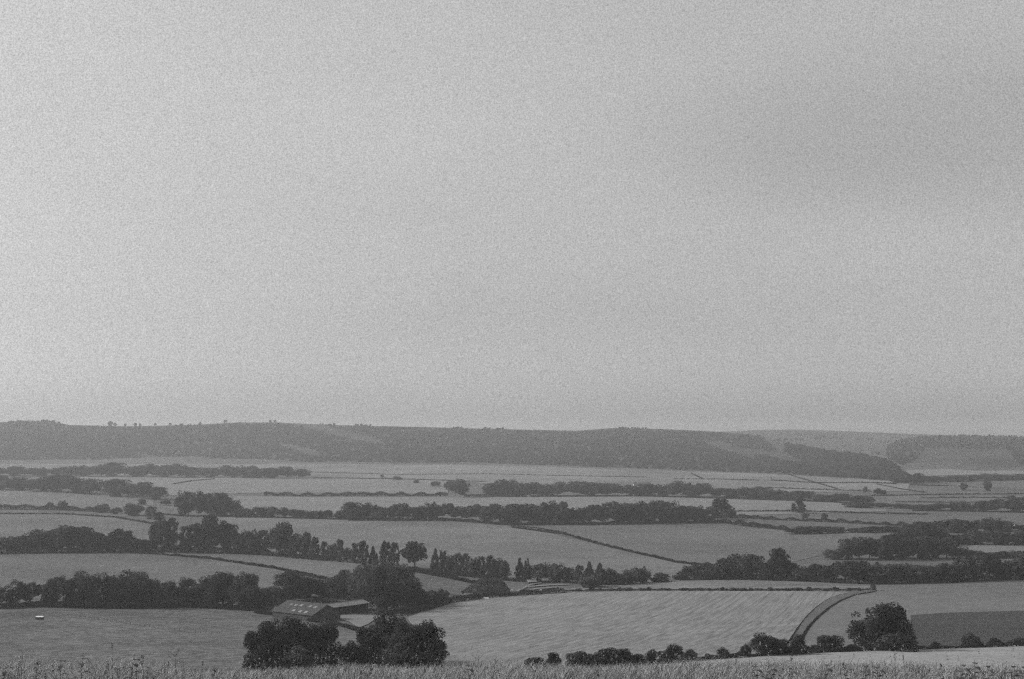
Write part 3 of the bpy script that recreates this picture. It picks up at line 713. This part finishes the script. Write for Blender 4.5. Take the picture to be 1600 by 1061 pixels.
hedge('straggling low hedge on top of the ploughed field', [(880,924),(1000,922),(1180,922.5),(1360,922)], 2.6, 2, rag=1.0)
hedge('dark hedge along the far edge of the big wood on the plain', [(700,762),(730,776),(800,777),(1000,776),(1300,785)], 3.0, 3)
hedge('dark undergrowth hedge below the right middle wood', [(1060,907),(1150,905.5),(1240,908),(1330,912),(1368,913),(1480,911),(1640,903)], 9, 6)
hedge('undergrowth along the foot of the middle belt', [(545,813),(700,814),(800,821),(900,820),(1000,819),(1130,816)], 5, 5)
hedge('undergrowth along the foot of the left belt', [(-60,865),(100,863),(235,862),(350,864),(430,869),(480,874),(520,877)], 9, 6)
row('on hedge above ploughed field', 'small bushes on the hedge above the ploughed field', [(x + random.uniform(-4, 4), 923.2, 923.2 - random.uniform(4.0, 6.8), random.uniform(7, 12), 'bush') for x in (905,928,941,955,968,985,1003,1018,1033,1042,1066,1083,1094,1108,1126,1144,1152,1166,1176,1202,1228,1245,1262,1290,1305,1327,1346)])
tree(1364,923,911,10,'bush','dark squarish bush where the hedge meets the grass bank','small bushes on the hedge above the ploughed field')

# ------------------------------------------------------------------ far woods on the ridge (one mass each)
def wood(name, label, pts, hgt, mat, seed):
    """many small lumpy canopies on given ground points"""
    rg = np.random.default_rng(seed)
    ph = (1 + 5 ** 0.5) / 2
    iv = np.array([(-1,ph,0),(1,ph,0),(-1,-ph,0),(1,-ph,0),(0,-1,ph),(0,1,ph),(0,-1,-ph),(0,1,-ph),(ph,0,-1),(ph,0,1),(-ph,0,-1),(-ph,0,1)]) / math.sqrt(1 + ph*ph)
    fc = np.array([(0,11,5),(0,5,1),(0,1,7),(0,7,10),(0,10,11),(1,5,9),(5,11,4),(11,10,2),(10,7,6),(7,1,8),(3,9,4),(3,4,2),(3,2,6),(3,6,8),(3,8,9),(4,9,5),(2,4,11),(6,2,10),(8,6,7),(9,8,1)])
    n = len(pts)
    s = hgt * rg.uniform(0.6, 1.25, n)
    V = pts[:,None,:] + (iv[None] * (1 + rg.uniform(-.28, .28, (n, 12, 1)))) * (s[:,None,None] * np.array([.62,.62,.6])) + np.array([0,0,.45]) * s[:,None,None]
    Fc = fc[None] + 12 * np.arange(n)[:,None,None]
    o = link(name, mesh_np(name, V.reshape(-1, 3), Fc.reshape(-1, 3), mat))
    return tag(o, label, kind='stuff', cat='wood')

def on_hill(G, x0, x1, xa, xb, f, n, rg):
    """random points on hill grid G (rows t, columns x) with acceptance f(x_px, t)"""
    nt, nx, _ = G.shape
    out = []
    xs = rg.uniform(xa, xb, n * 4); ts = rg.uniform(0, 1, n * 4)
    keep = f(xs, ts, rg)
    xs, ts = xs[keep][:n], ts[keep][:n]
    ci = (xs - x0) / (x1 - x0) * (nx - 1); ti = ts * (nt - 1)
    i, j = np.clip(ti.astype(int), 0, nt-2), np.clip(ci.astype(int), 0, nx-2)
    a, b = (ti - i)[:,None], (ci - j)[:,None]
    return (G[i,j]*(1-a)*(1-b) + G[i+1,j]*a*(1-b) + G[i,j+1]*(1-a)*b + G[i+1,j+1]*a*b)
rgw = np.random.default_rng(5)
def fA(x, t, rg):
    n = 0.5 + 0.5 * np.sin(x / 61 + 3 * t) * np.sin(t * 5 + x / 133) + 0.25 * np.sin(x / 23 + t * 9)
    low = (t < 0.25 + 0.1 * np.sin(x / 90)) & (x > 500)
    return ((((n > 0.0) | low) & (x < 1195 + 18 * np.sin(t * 9 + x / 17))) | ((t < 0.42) & (x >= 1180) & (x < 1335))) & ((t < 0.95) | (np.sin(x / 37.0) + 0.6 * np.sin(x / 11.0) > 0.75))
wood('wood', 'dark wooded slope covering the long ridge', on_hill(gA, -500, 2150, -250, 1340, fA, 17000, rgw), 5.0, M['leaf_wood'], 1)
wood('wood', 'wooded top of the dark hill at the right edge', on_hill(gC, 1300, 2150, 1385, 1800, lambda x, t, rg: (t > 0.55) | (np.sin(x/31) + t > 1.0), 2600, rgw), 4.2, M['leaf_wood'], 2)
wood('wood', 'hedgerow trees scattered on the pale down', on_hill(gB, -500, 2150, 1080, 1500, lambda x, t, rg: (np.abs(t - 0.72 - 0.05*np.sin(x/40)) < 0.03) | (np.abs(t - 0.35) < 0.02), 350, rgw), 6, M['leaf_wood'], 3)
def f_spur(x, t, rg):
    lo = np.interp(x, [1228, 1260, 1300, 1350], [0.75, 0.45, 0.12, 0.0])
    return t > lo
wood('wood', 'dark wedge of wood running down the spur to the plain', on_hill(gA, -500, 2150, 1228, 1418, f_spur, 2600, rgw), 9, M['leaf_spur'], 4)
# lone trees standing on the crest of the ridge
crest_items = [(176,7),(180,6),(186,5),(201,4),(212,5),(223,4),(245,4),(268,4),(318,4),(358,5),(430,4),(437,4),(584,3),(1010,3)]
for k, (x, hp) in enumerate(crest_items):
    j = (x + 500) / 2650 * 339; P = gA[-1, int(j)]
    o = link('tree', PROTO['broad','far',k % 3][0], loc=(P[0], P[1], P[2] - 1)); s = hp * P[1] / F
    o.scale = (s * 1.1, s * 1.1, s * 1.15)
    tag(o, f'tiny tree on ridge skyline, {"leftmost" if k == 0 else "rightmost" if k == len(crest_items)-1 else ordn(k+1) + " from left"} along the crest', 'tree', 'tiny trees on the ridge skyline')

# ------------------------------------------------------------------ farm buildings
def add_empty(name, loc, rz=0.0):
    o = bpy.data.objects.new(name, None); COL.objects.link(o); o.location = tuple(loc); o.rotation_euler = (0, 0, rz); return o

def gable_barn(name, label, P, ang, length, width, eave, rise, wall, roofm, sky=(), roof_sheets=True, open_side=False, base=0.8, sheets=14):
    """local x = along the ridge (0..length), local y = 0..width, front long side is y=0"""
    r = add_empty(name, P, ang); tag(r, label, 'barn' if name == 'barn' else 'building')
    b = Poly(); t = 0.25; hy = width / 2; z0 = -base
    if open_side:
        b.box(0, t, 0, width, z0, eave); b.box(length - t, length, 0, width, z0, eave); b.box(t, length - t, width - t, width, z0, eave)
    else:
        b.box(0, length, 0, t, z0, eave); b.box(0, length, width - t, width, z0, eave); b.box(0, t, t, width - t, z0, eave); b.box(length - t, length, t, width - t, z0, eave)
    b.build('wall', wall, r)
    for xx in (0, length - t):
        gb = Poly(); e = 0.02
        gb.add([(xx,0,eave),(xx,width,eave),(xx,hy,eave+rise),(xx+t,0,eave),(xx+t,width,eave),(xx+t,hy,eave+rise)], [(0,2,1),(3,4,5),(0,1,4,3),(1,2,5,4),(2,0,3,5)])
        gb.build('gable', wall, r)
    # the roof: sheets laid side by side down each slope, each slightly proud of the next
    ov = 0.5; sl = rise / hy
    roof = bpy.data.objects.new('roof', None); COL.objects.link(roof); roof.parent = r
    n = sheets if roof_sheets else 1
    w = (length + 2 * ov) / n
    me = Poly(); th = 0.06
    for side in (0, 1):
        me = Poly()
        ya, yb = (-ov, hy) if side == 0 else (width + ov, hy)
        za, zb = eave + 0.06 - ov * sl, eave + rise + 0.06
        # ribbed sheet: three ridges across
        m = 4; vs = []; 
        for k in range(m * 2 + 1):
            x = w * k / (m * 2); dz = 0.05 if k % 2 else 0.0
            vs += [(x, ya, za + dz), (x, yb, zb + dz), (x, ya, za + dz - th), (x, yb, zb + dz - th)]
        fs = []
        for k in range(m * 2):
            a, c = 4 * k, 4 * (k + 1)
            fs += [(a, c, c+1, a+1), (a+2, a+3, c+3, c+2), (a, a+2, c+2, c), (a+1, c+1, c+3, a+3)]
        me.add(vs, fs); msh = me.mesh('roof_sheet', roofm)
        for k in range(n):
            link('roof_sheet', msh, roof, (-ov + k * w, 0, 0.012 * (k % 2)))
    rc = Poly(); rc.tube([(-ov-.05, hy, eave+rise+.12), (length+ov+.05, hy, eave+rise+.12)], [.16,.16], 8); rc.build('ridge_cap', roofm, r)
    for (fx, fs_) in sky:
        s = Poly(); x = fx * length; lx = 0.75; y0 = fs_ * hy; y1 = y0 + 1.25
        z0_, z1_ = eave + y0 * sl + 0.16, eave + y1 * sl + 0.16
        s.add([(x-lx,y0,z0_),(x+lx,y0,z0_),(x+lx,y1,z1_),(x-lx,y1,z1_),(x-lx,y0,z0_-.12),(x+lx,y0,z0_-.12),(x+lx,y1,z1_-.12),(x-lx,y1,z1_-.12)],
              [(0,1,2,3),(7,6,5,4),(0,4,5,1),(1,5,6,2),(2,6,7,3),(3,7,4,0)])
        s.build('skylight', M['skylight'], r)
    return r

Pn = at(487, 971)                      # near corner of the big barn
ax = np.array([0.783, -0.622]); ang = math.atan2(ax[1], ax[0])
Lb, Wb = 22.0, 15.4
start = Pn[:2] - ax * Lb               # local origin at the far-left front corner
barn1 = gable_barn('barn', 'long low barn with rows of pale skylights on its dull roof', (start[0], start[1], Pn[2]), ang, Lb, Wb, 2.4, 3.2, M['wall_dark'], M['roof'],
    sky=[(.22,.62),(.35,.60),(.47,.62),(.70,.62),(.84,.60),(.46,.12),(.64,.10),(.79,.10)], base=3.5, sheets=20)
P2 = at(519, 962)
a2 = np.array([0.62, 0.78]); ang2 = math.atan2(a2[1], a2[0])
barn2 = gable_barn('barn', 'narrower open-fronted barn with pale roof right of skylit barn', tuple(P2), ang2, 21, 7.0, 3.3, 1.1, M['wall_dark'], M['roof_pale'], open_side=True, base=2.5, sheets=16)
for k in range(5):
    p = Poly(); p.box(0.6 + k * 4.9, 0.85 + k * 4.9, 0.05, 0.3, -1.5, 3.3); p.build('post', M['timber'], barn2)

# far farm buildings
def far_building(x, y, wpx, label, ang=0.15, roofm=None, wall=None, depth=9, eave=3, rise=2.5, name='barn'):
    P = at(x, y); L = wpx * P[1] / F
    return gable_barn(name, label, (P[0] - L/2, P[1], P[2]), ang, L, depth, eave, rise, wall or M['wall_dark'], roofm or M['roof'], roof_sheets=False, base=2)
far_building(1004, 763, 26, 'long far barn with dark roof and pale front in plain belt', 0.05, M['roof'], M['white'], 14, 3.2, 4.2)
far_building(974, 763, 26, 'low far building with pale roof left of long far barn', 0.05, M['roof_pale'], M['white'], 8, 2.0, 1.4)
far_building(828, 777, 8, 'tiny pale-roofed building before the far belt', 0.1, M['roof_pale'], M['roof_pale'], 5, 1.2, 1.0)
far_building(1577, 826, 18, 'bright pale-roofed building among trees at right edge', -0.05, M['white'], M['wall_dark'], 8, 2.2, 1.5)
far_building(1562, 827, 9, 'small grey-roofed shed left of bright pale-roofed building', 0.1, M['roof_pale'], M['wall_dark'], 8, 2.2, 1.3)
far_building(1524, 793, 9, 'tiny pale house among the trees on right plain', 0.2, M['roof_pale'], M['white'], 7, 3, 2, 'house')
far_building(832, 913, 12, 'small shed with bright roof at back of the farmyard', 0.25, M['skylight'], M['wall_dark'], 4, 1.4, 0.8, 'shed')
far_building(852, 911, 8, 'small dull shed right of the bright roofed shed', 0.1, M['roof_pale'], M['wall_dark'], 3, 1.6, 0.8, 'shed')

# the dark mound beside the yard
def mound():
    c = at(756, 931); px = c[1] / F
    nx, ny = 44, 24; V = np.zeros((ny, nx, 3))
    for j in range(ny):
        for i in range(nx):
            u = i / (nx - 1); v = j / (ny - 1)
            X = c[0] + (-42 + 84 * u) * px; Yv = c[1] + 22 * v
            e = np.interp(u, [0,.08,.25,.42,.5,.78,.88,1], [0,.08,.5,.95,1,1,.62,0]); e *= math.sin(math.pi * min(1, max(0, v))) ** 0.5
            V[j,i] = (X, Yv, float(zf(X, Yv)) - 0.3 + e * 24 * px * (1 + 0.03 * math.sin(i * 1.7) * math.sin(j * 2.1)))
    o = link('mound', mesh_np('mound', V.reshape(-1,3), grid_faces(ny, nx)[:, ::-1], M['earth'], smooth=True))
    tag(o, 'dark flat-topped overgrown mound left of the farmyard', 'mound')
    C = V.reshape(-1,3); idx = rng.integers(0, len(C), 7000); Q = C[idx] + rng.normal(size=(7000,3)) * [.5,.5,.12]; Q[:,2] += 0.25
    keep = (V.reshape(-1,3)[idx,2] - zf(C[idx,0], C[idx,1])) > 0.6
    vv, ff = quads(Q[keep], 0.5)
    s = link('scrub', mesh_np('scrub', vv, ff, M['leaf']), o); s['kind'] = 'stuff'
mound()

def bale(x, y, label, wrap=None):
    P = at(x, y); r = 0.65; L = 1.3; p = Poly()
    n = 14; a = rng.uniform(0, 3)
    r_ = add_empty('wrapped_bale', (P[0], P[1], P[2] + r), a); tag(r_, label, 'bale', 'pale wrapped bales in the farmyard')
    p.tube([(-L/2,0,0),(-L/2+.1,0,0),(L/2-.1,0,0),(L/2,0,0)], [r*.85,r,r,r*.85], n); p.build('wrap', wrap or M['white'], r_)
    q = Poly(); q.tube([(-L/2-.015,0,0),(-L/2+.01,0,0)], [.18,.18], 10); q.build('twist', M['roof_pale'], r_)
for x, y, l in ((800,924.5,'pale wrapped bale at left end of the farmyard'),(809,927,'pale wrapped bale beside the lighter yard path'),(813,926,'pale wrapped bale just right of its twin in the yard'),(845,925,'single bright wrapped bale at right end of the farmyard')):
    bale(x, y, l)
for name, lab, top, bot in (('farm_path', 'thin pale path winding through the farmyard', [(806,925),(818,919),(828,913.5),(846,911)], [(806,927.5),(818,921),(828,915.5),(846,912.5)]),
                            ('farm_path', 'pale worn strip along the back of the farmyard', [(825,917),(860,914.5),(890,913.5)], [(825,918.6),(860,916),(890,914.6)]),
                            ('farm_path', 'lower pale worn strip in the farmyard', [(832,921),(870,918)], [(832,922.4),(870,919.2)])):
    field(name, lab, top, bot, M['track'], lift=0.35)

# field gate by the mound and pale trough by the ploughed field
def gate(x, y, wpx, label):
    P = at(x, y); L = wpx * P[1] / F; r = add_empty('field_gate', P, 0.1); tag(r, label, 'gate')
    for k in (0, 1):
        p = Poly(); p.box(k*L-.12, k*L+.12, -.12, .12, -.3, 1.6); p.build('post', M['white'], r)
    bm = Poly(); bm.box(.12, L-.12, -.03, .03, 0, .16); ms = bm.mesh('rail', M['white'])
    for k in range(5): link('rail', ms, r, (0, 0, .2 + k * .26))
    d = Poly(); d.add([(.15,-.05,.2),(.3,-.05,.2),(L-.15,-.05,1.4),(L-.3,-.05,1.4),(.15,.05,.2),(.3,.05,.2),(L-.15,.05,1.4),(L-.3,.05,1.4)], [(0,1,2,3),(7,6,5,4),(0,4,5,1),(1,5,6,2),(2,6,7,3),(3,7,4,0)]); d.build('brace', M['white'], r)
gate(726, 931.5, 12, 'pale five-bar gate at the foot of the dark mound')

def trough(x, y, wpx, label, hgt, dark=True):
    P = at(x, y); L = wpx * P[1] / F; r = add_empty('feed_trough', P, -0.1); tag(r, label, 'trough')
    W = L * .42
    b = Poly(); a = L/2; c = W/2; t = .08
    b.add([(-a*.86,-c*.8,.25),(a*.86,-c*.8,.25),(a*.86,c*.8,.25),(-a*.86,c*.8,.25),(-a,-c,hgt-.18),(a,-c,hgt-.18),(a,c,hgt-.18),(-a,c,hgt-.18)], [(0,3,2,1),(0,1,5,4),(1,2,6,5),(2,3,7,6),(3,0,4,7),(4,5,6,7)])
    b.build('body', M['wall_dark'] if dark else M['white'], r)
    rm = Poly(); rm.add([(-a*1.02,-c*1.06,hgt-.17),(a*1.02,-c*1.06,hgt-.17),(a*.8,c*1.06,hgt+.05),(-a*.8,c*1.06,hgt+.05),(-a*1.02,-c*1.06,hgt-.10),(a*1.02,-c*1.06,hgt-.10),(a*.8,c*1.06,hgt+.14),(-a*.8,c*1.06,hgt+.14)],
                        [(0,3,2,1),(4,5,6,7),(0,1,5,4),(1,2,6,5),(2,3,7,6),(3,0,4,7)]); rm.build('lid', M['white'], r)
    lg = Poly(); lg.box(-.06,.06,-.06,.06,-.2,.3); ms = lg.mesh('leg', M['timber'])
    for sx_ in (-.8,.8):
        for sy_ in (-.7,.7): link('leg', ms, r, (a*sx_, c*sy_, 0))
trough(62, 968.5, 13, 'dark covered feed trough with bright lid alone in rough pasture', 1.25)
trough(759, 936, 10, 'low pale trough at the edge of the ploughed field', 0.5, dark=False)

# fence line across the rough pasture: posts and wire
def fence(pts, n, label):
    xs = np.linspace(0, 1, n); p = np.array(pts, float); q = np.linspace(0, 1, len(p))
    P = place(np.interp(xs, q, p[:,0]), np.interp(xs, q, p[:,1]))
    r = add_empty('wire_fence', P[0]); tag(r, label, 'fence')
    b = Poly(); b.box(-.05,.05,-.05,.05,-.2,1.05); ms = b.mesh('post', M['timber'])
    for k in range(n): link('post', ms, r, tuple(P[k] - P[0]))
    for hgt in (.35,.7,1.05):
        w = Poly(); w.tube([tuple(P[k] - P[0] + np.array([0,0,hgt])) for k in range(n)], [.03]*n, 4); w.build('wire', M['timber'], r)
fence([(112,962),(180,973),(250,983),(330,993)], 30, 'thin post and wire fence slanting across the rough pasture')

# ------------------------------------------------------------------ foreground meadow grass
def meadow(n, seed, hmul, ymin, ymax, name, label, mat, wmul=1.0):
    rg = np.random.default_rng(seed)
    Yv = rg.uniform(ymin, ymax, n); X = rg.uniform(-.42, .42, n) * (Yv + 3)
    xp = 800 + X / Yv * F
    clump = 0.5 + 0.5 * np.sin(X * 3.1 + 2 * np.sin(Yv * 1.3)) * np.sin(Yv * 2.3 + X * 0.7)
    hp = pl([(-200,.36),(0,.33),(150,.30),(300,.22),(420,.15),(520,.14),(650,.14),(740,.24),(800,.22),(900,.16),(1050,.17),(1250,.21),(1400,.19),(1600,.23),(1900,.28)], xp)
    big = 0.5 + 0.5 * np.sin(X * 1.3 + 1.7) * np.sin(X * 0.47 + Yv * 0.6)
    h = hp * hmul * (0.28 + 0.40 * clump + 0.38 * big + 0.45 * rg.random(n) ** 3)
    z0 = zf(X, Yv)
    lean = rg.normal(0, 0.45, (n, 2)) + np.array([0.12, 0]); w = rg.uniform(.0016, .0038, n) * wmul
    az = rg.uniform(0, math.pi, n); wx = np.cos(az) * w; wy = np.sin(az) * w
    V = np.zeros((n, 7, 3)); base = np.stack([X, Yv, z0 - .02], 1)
    for k, (t, ww) in enumerate(((0, 1), (.45, .9), (.8, .55))):
        c = base.copy(); c[:,0] += lean[:,0] * h * t**2; c[:,1] += lean[:,1] * h * t**2; c[:,2] += h * t * (1 - .1 * t)
        V[:,2*k] = c; V[:,2*k,0] -= wx*ww; V[:,2*k,1] -= wy*ww; V[:,2*k+1] = c; V[:,2*k+1,0] += wx*ww; V[:,2*k+1,1] += wy*ww
    c = base.copy(); c[:,0] += lean[:,0]*h*1.15; c[:,1] += lean[:,1]*h*1.15; c[:,2] += h * .93; V[:,6] = c
    f = np.array([(0,1,3),(0,3,2),(2,3,5),(2,5,4),(4,5,6)])
    o = link(name, mesh_np(name, V.reshape(-1,3), (f[None] + 7*np.arange(n)[:,None,None]).reshape(-1,3), mat))
    return tag(o, label, 'grass', kind='stuff')
meadow(62000, 11, 1.0, 8.5, 21, 'meadow_grass', 'rough meadow grass along the hilltop in the foreground', M['grass'])
M['grass_dark'] = mat_leaf('meadow_grass_dark', 0.09, var=0.4, trans=0.3, nscale=9)
meadow(20000, 12, 0.95, 8.5, 21, 'meadow_undergrowth', 'darker stems mixed into the foreground meadow', M['grass_dark'], 1.3)

def seedheads(n, seed):
    rg = np.random.default_rng(seed); Yv = rg.uniform(9, 19, n); X = rg.uniform(-.4, .4, n) * (Yv + 3)
    z = zf(X, Yv) + rg.uniform(.18, .36, n)
    C = np.repeat(np.stack([X, Yv, z], 1), 8, 0) + rg.normal(size=(n*8, 3)) * [.006,.006,.018]
    V, Fc = quads(C, 0.009, None, 1, rg)
    tag(link('seed_heads', mesh_np('seed_heads', V, Fc, mat_leaf('seed_head', .30, nscale=12))), 'pale seed heads scattered through the foreground meadow', 'grass', kind='stuff')
seedheads(1100, 3)

def weed(x, toprow, label, style, Yd=13.0):
    rg = random.Random(int(x * 7 + toprow)); nr = np.random.default_rng(int(x))
    tx, tz = ray(x, toprow); X = float(tx) * Yd; zt = float(tz) * Yd; zb = float(zf(X, Yd)) - .02
    H = max(.12, zt - zb)
    nm = {'umbel': 'cow_parsley', 'stalk': 'grass_stalk', 'leafy': 'dock_plant', 'thistle': 'thistle', 'dead': 'dead_stem'}[style]
    r = add_empty(nm, (X, Yd, zb)); tag(r, label, 'plant')
    lean = rg.uniform(-.15, .15) * H
    # keep the tip where the photo has it by leaning the foot
    top = (0, 0, H)
    st = Poly(); st.tube([(-lean,0,0),(-lean*.5+rg.uniform(-.01,.01),0,H*.5),top], [.0028,.0022,.0012], 5); st.build('stem', M['weed'], r)
    if style == 'umbel':
        h = Poly()
        for k in range(10):
            a = k * .63; e = (math.cos(a)*.035, math.sin(a)*.035, H+.02); h.tube([top, e], [.0012,.0012], 4)
        h.build('umbel', M['weed'], r)
        C = np.array([(math.cos(k*.63)*.035, math.sin(k*.63)*.035, H+.022) for k in range(10)]).repeat(5,0) + nr.normal(size=(50,3))*.006
        V, Fc = quads(C, .008); link('floret', mesh_np('floret', V, Fc, M['seed']), r)['kind'] = 'stuff'
    elif style == 'stalk':
        C = np.stack([nr.normal(0,.004,40), nr.normal(0,.004,40), H - nr.uniform(0,.05,40)], 1); V, Fc = quads(C, .006); link('seed_head', mesh_np('seed_head', V, Fc, M['weed']), r)
        link('blade', leaf_strip(.16, .005, rg.uniform(0,6)), r, (-lean*.7, 0, H*.3))
    elif style == 'dead':
        for k in range(5):
            a = rg.uniform(0,6.28); z = H*rg.uniform(.5,.95); q = Poly(); q.tube([(-lean*.2,0,z),(math.cos(a)*.05,math.sin(a)*.05,z+.05)], [.0018,.001], 4); q.build('branch', M['weed'], r)
        C = np.stack([nr.normal(0,.03,14), nr.normal(0,.03,14), H - nr.uniform(-.01,.06,14)], 1); V, Fc = quads(C, .008); link('seed_head', mesh_np('seed_head', V, Fc, M['weed']), r)
    else:
        n = 12 if style == 'leafy' else 16
        for k in range(n):
            z = H * (.12 + .85 * k / n); a = k * 2.4 + rg.uniform(-.3,.3); ln = (.16 if style == 'leafy' else .10) * (1.15 - .7 * k / n)
            link('leaf', leaf_strip(ln, .028 if style == 'leafy' else .014, a), r, (-lean * (1 - z/H), 0, z))
        if style == 'thistle':
            C = nr.normal(size=(30,3)) * .009 + [0,0,H]; V, Fc = quads(C, .009); link('flower_head', mesh_np('flower_head', V, Fc, M['weed']), r)
    return r
_ls = {}
def leaf_strip(ln, w, a):
    V = []
    for k, (t, ww) in enumerate(((0,.25),(.35,1),(.7,.75),(1,.08))):
        x = ln * t; z = ln * (.55 * t - .75 * t * t)
        for s in (-1, 1): V.append((math.cos(a)*x - math.sin(a)*s*ww*w, math.sin(a)*x + math.cos(a)*s*ww*w, z + .3 * ww * w * 0))
    return mesh_np('leaf', np.array(V), np.array([(0,1,3,2),(2,3,5,4),(4,5,7,6)]), M['weed'])
for a in [(36,1017,'tall thin stalk near the left edge of the meadow','dead'),(31,1030,'pale flowering umbel at the far left of the meadow','umbel'),(10,1035,'dark leafy weed in the bottom left corner','leafy'),
          (58,1036,'pointed dark weed just right of the pale umbel','thistle'),(175,1004,'hair-thin tall grass stalk left of the centre-left meadow','stalk'),(130,1020,'leafy weed in the left meadow under the pasture','leafy'),(95,1024,'short leafy weed between umbel and thin stalk','leafy'),
          (210,1022,'broad leaved weed with rounded top in left meadow','leafy'),(222,1026,'second dark weed beside the rounded leafy weed','thistle'),(263,1032,'single dark headed stalk leaning right in left meadow','stalk'),(273,1018,'dark tufted seed stem rising over the pasture','dead'),
          (317,1032,'drooping dark stalk left of the tree clump','stalk'),(336,1048,'squat black thistle low in the meadow below the clump','thistle'),(426,1036,'bent stem with tip before the dark tree clump','stalk'),(184,1046,'pale flowering umbel low in the left meadow','umbel'),
          (580,1046,'squat dark thistle on bottom edge below right clump','thistle'),(747,1024,'feathery dead stem at the edge of the ploughed field','dead'),(775,1026,'second feathery dead stem beside the ploughed field','dead'),(729,1034,'leafy weed right of the tree clump','leafy'),
          (905,1032,'short stalk before the near hedge','stalk'),(1130,1036,'dark tufted weed before the pale stubble strip','dead'),(1150,1030,'thin straight stalk before the pale stubble strip','stalk'),(1180,1036,'leafy weed left of the largest dark seed stem','leafy'),
          (1205,1034,'dark leafy weed below the curving bank','leafy'),(1237,1022,'dark dock spike rising before the pale strip','thistle'),(1292,1034,'bushy dark weed below round hedge bush','leafy'),(1318,1038,'low thistle right of the bushy dark weed','thistle'),
          (1350,1036,'tufted weed below the airy spreading tree','leafy'),(1398,1020,'branched dead stem rising under the tall tree pair','dead'),(1411,1023,'thin straight stalk right of branched dead stem','stalk'),(1372,1038,'leafy weed below tall tree pair','leafy'),(1470,1039,'small dark weed left of bushy clump','thistle'),
          (1505,1034,'left weed of the bushy dark clump','leafy'),(1522,1030,'tall middle weed of the bushy dark clump','leafy'),(1542,1036,'right weed of the bushy dark clump','leafy'),(1567,1030,'single bent dead stem near the right edge','dead'),(1585,1036,'broad dark weed near the bottom right corner','leafy'),(1600,1037,'dark weed cut by the right edge','leafy')]:
    weed(*a)

# ------------------------------------------------------------------ haze
hz = Poly(); hz.box(-8500, 8500, -120, 6400, -75, 50)
hm, hnt, hout = mat_base('haze')
pv = hnt.nodes.new('ShaderNodeVolumePrincipled')
pv.inputs['Color'].default_value = g(0.99)
pv.inputs['Density'].default_value = 1.1e-4
pv.inputs['Anisotropy'].default_value = 0.3
hnt.links.new(pv.outputs[0], hout.inputs['Volume'])
tag(hz.build('haze', hm), kind='stuff', label='thin pale summer haze lying over the whole valley')
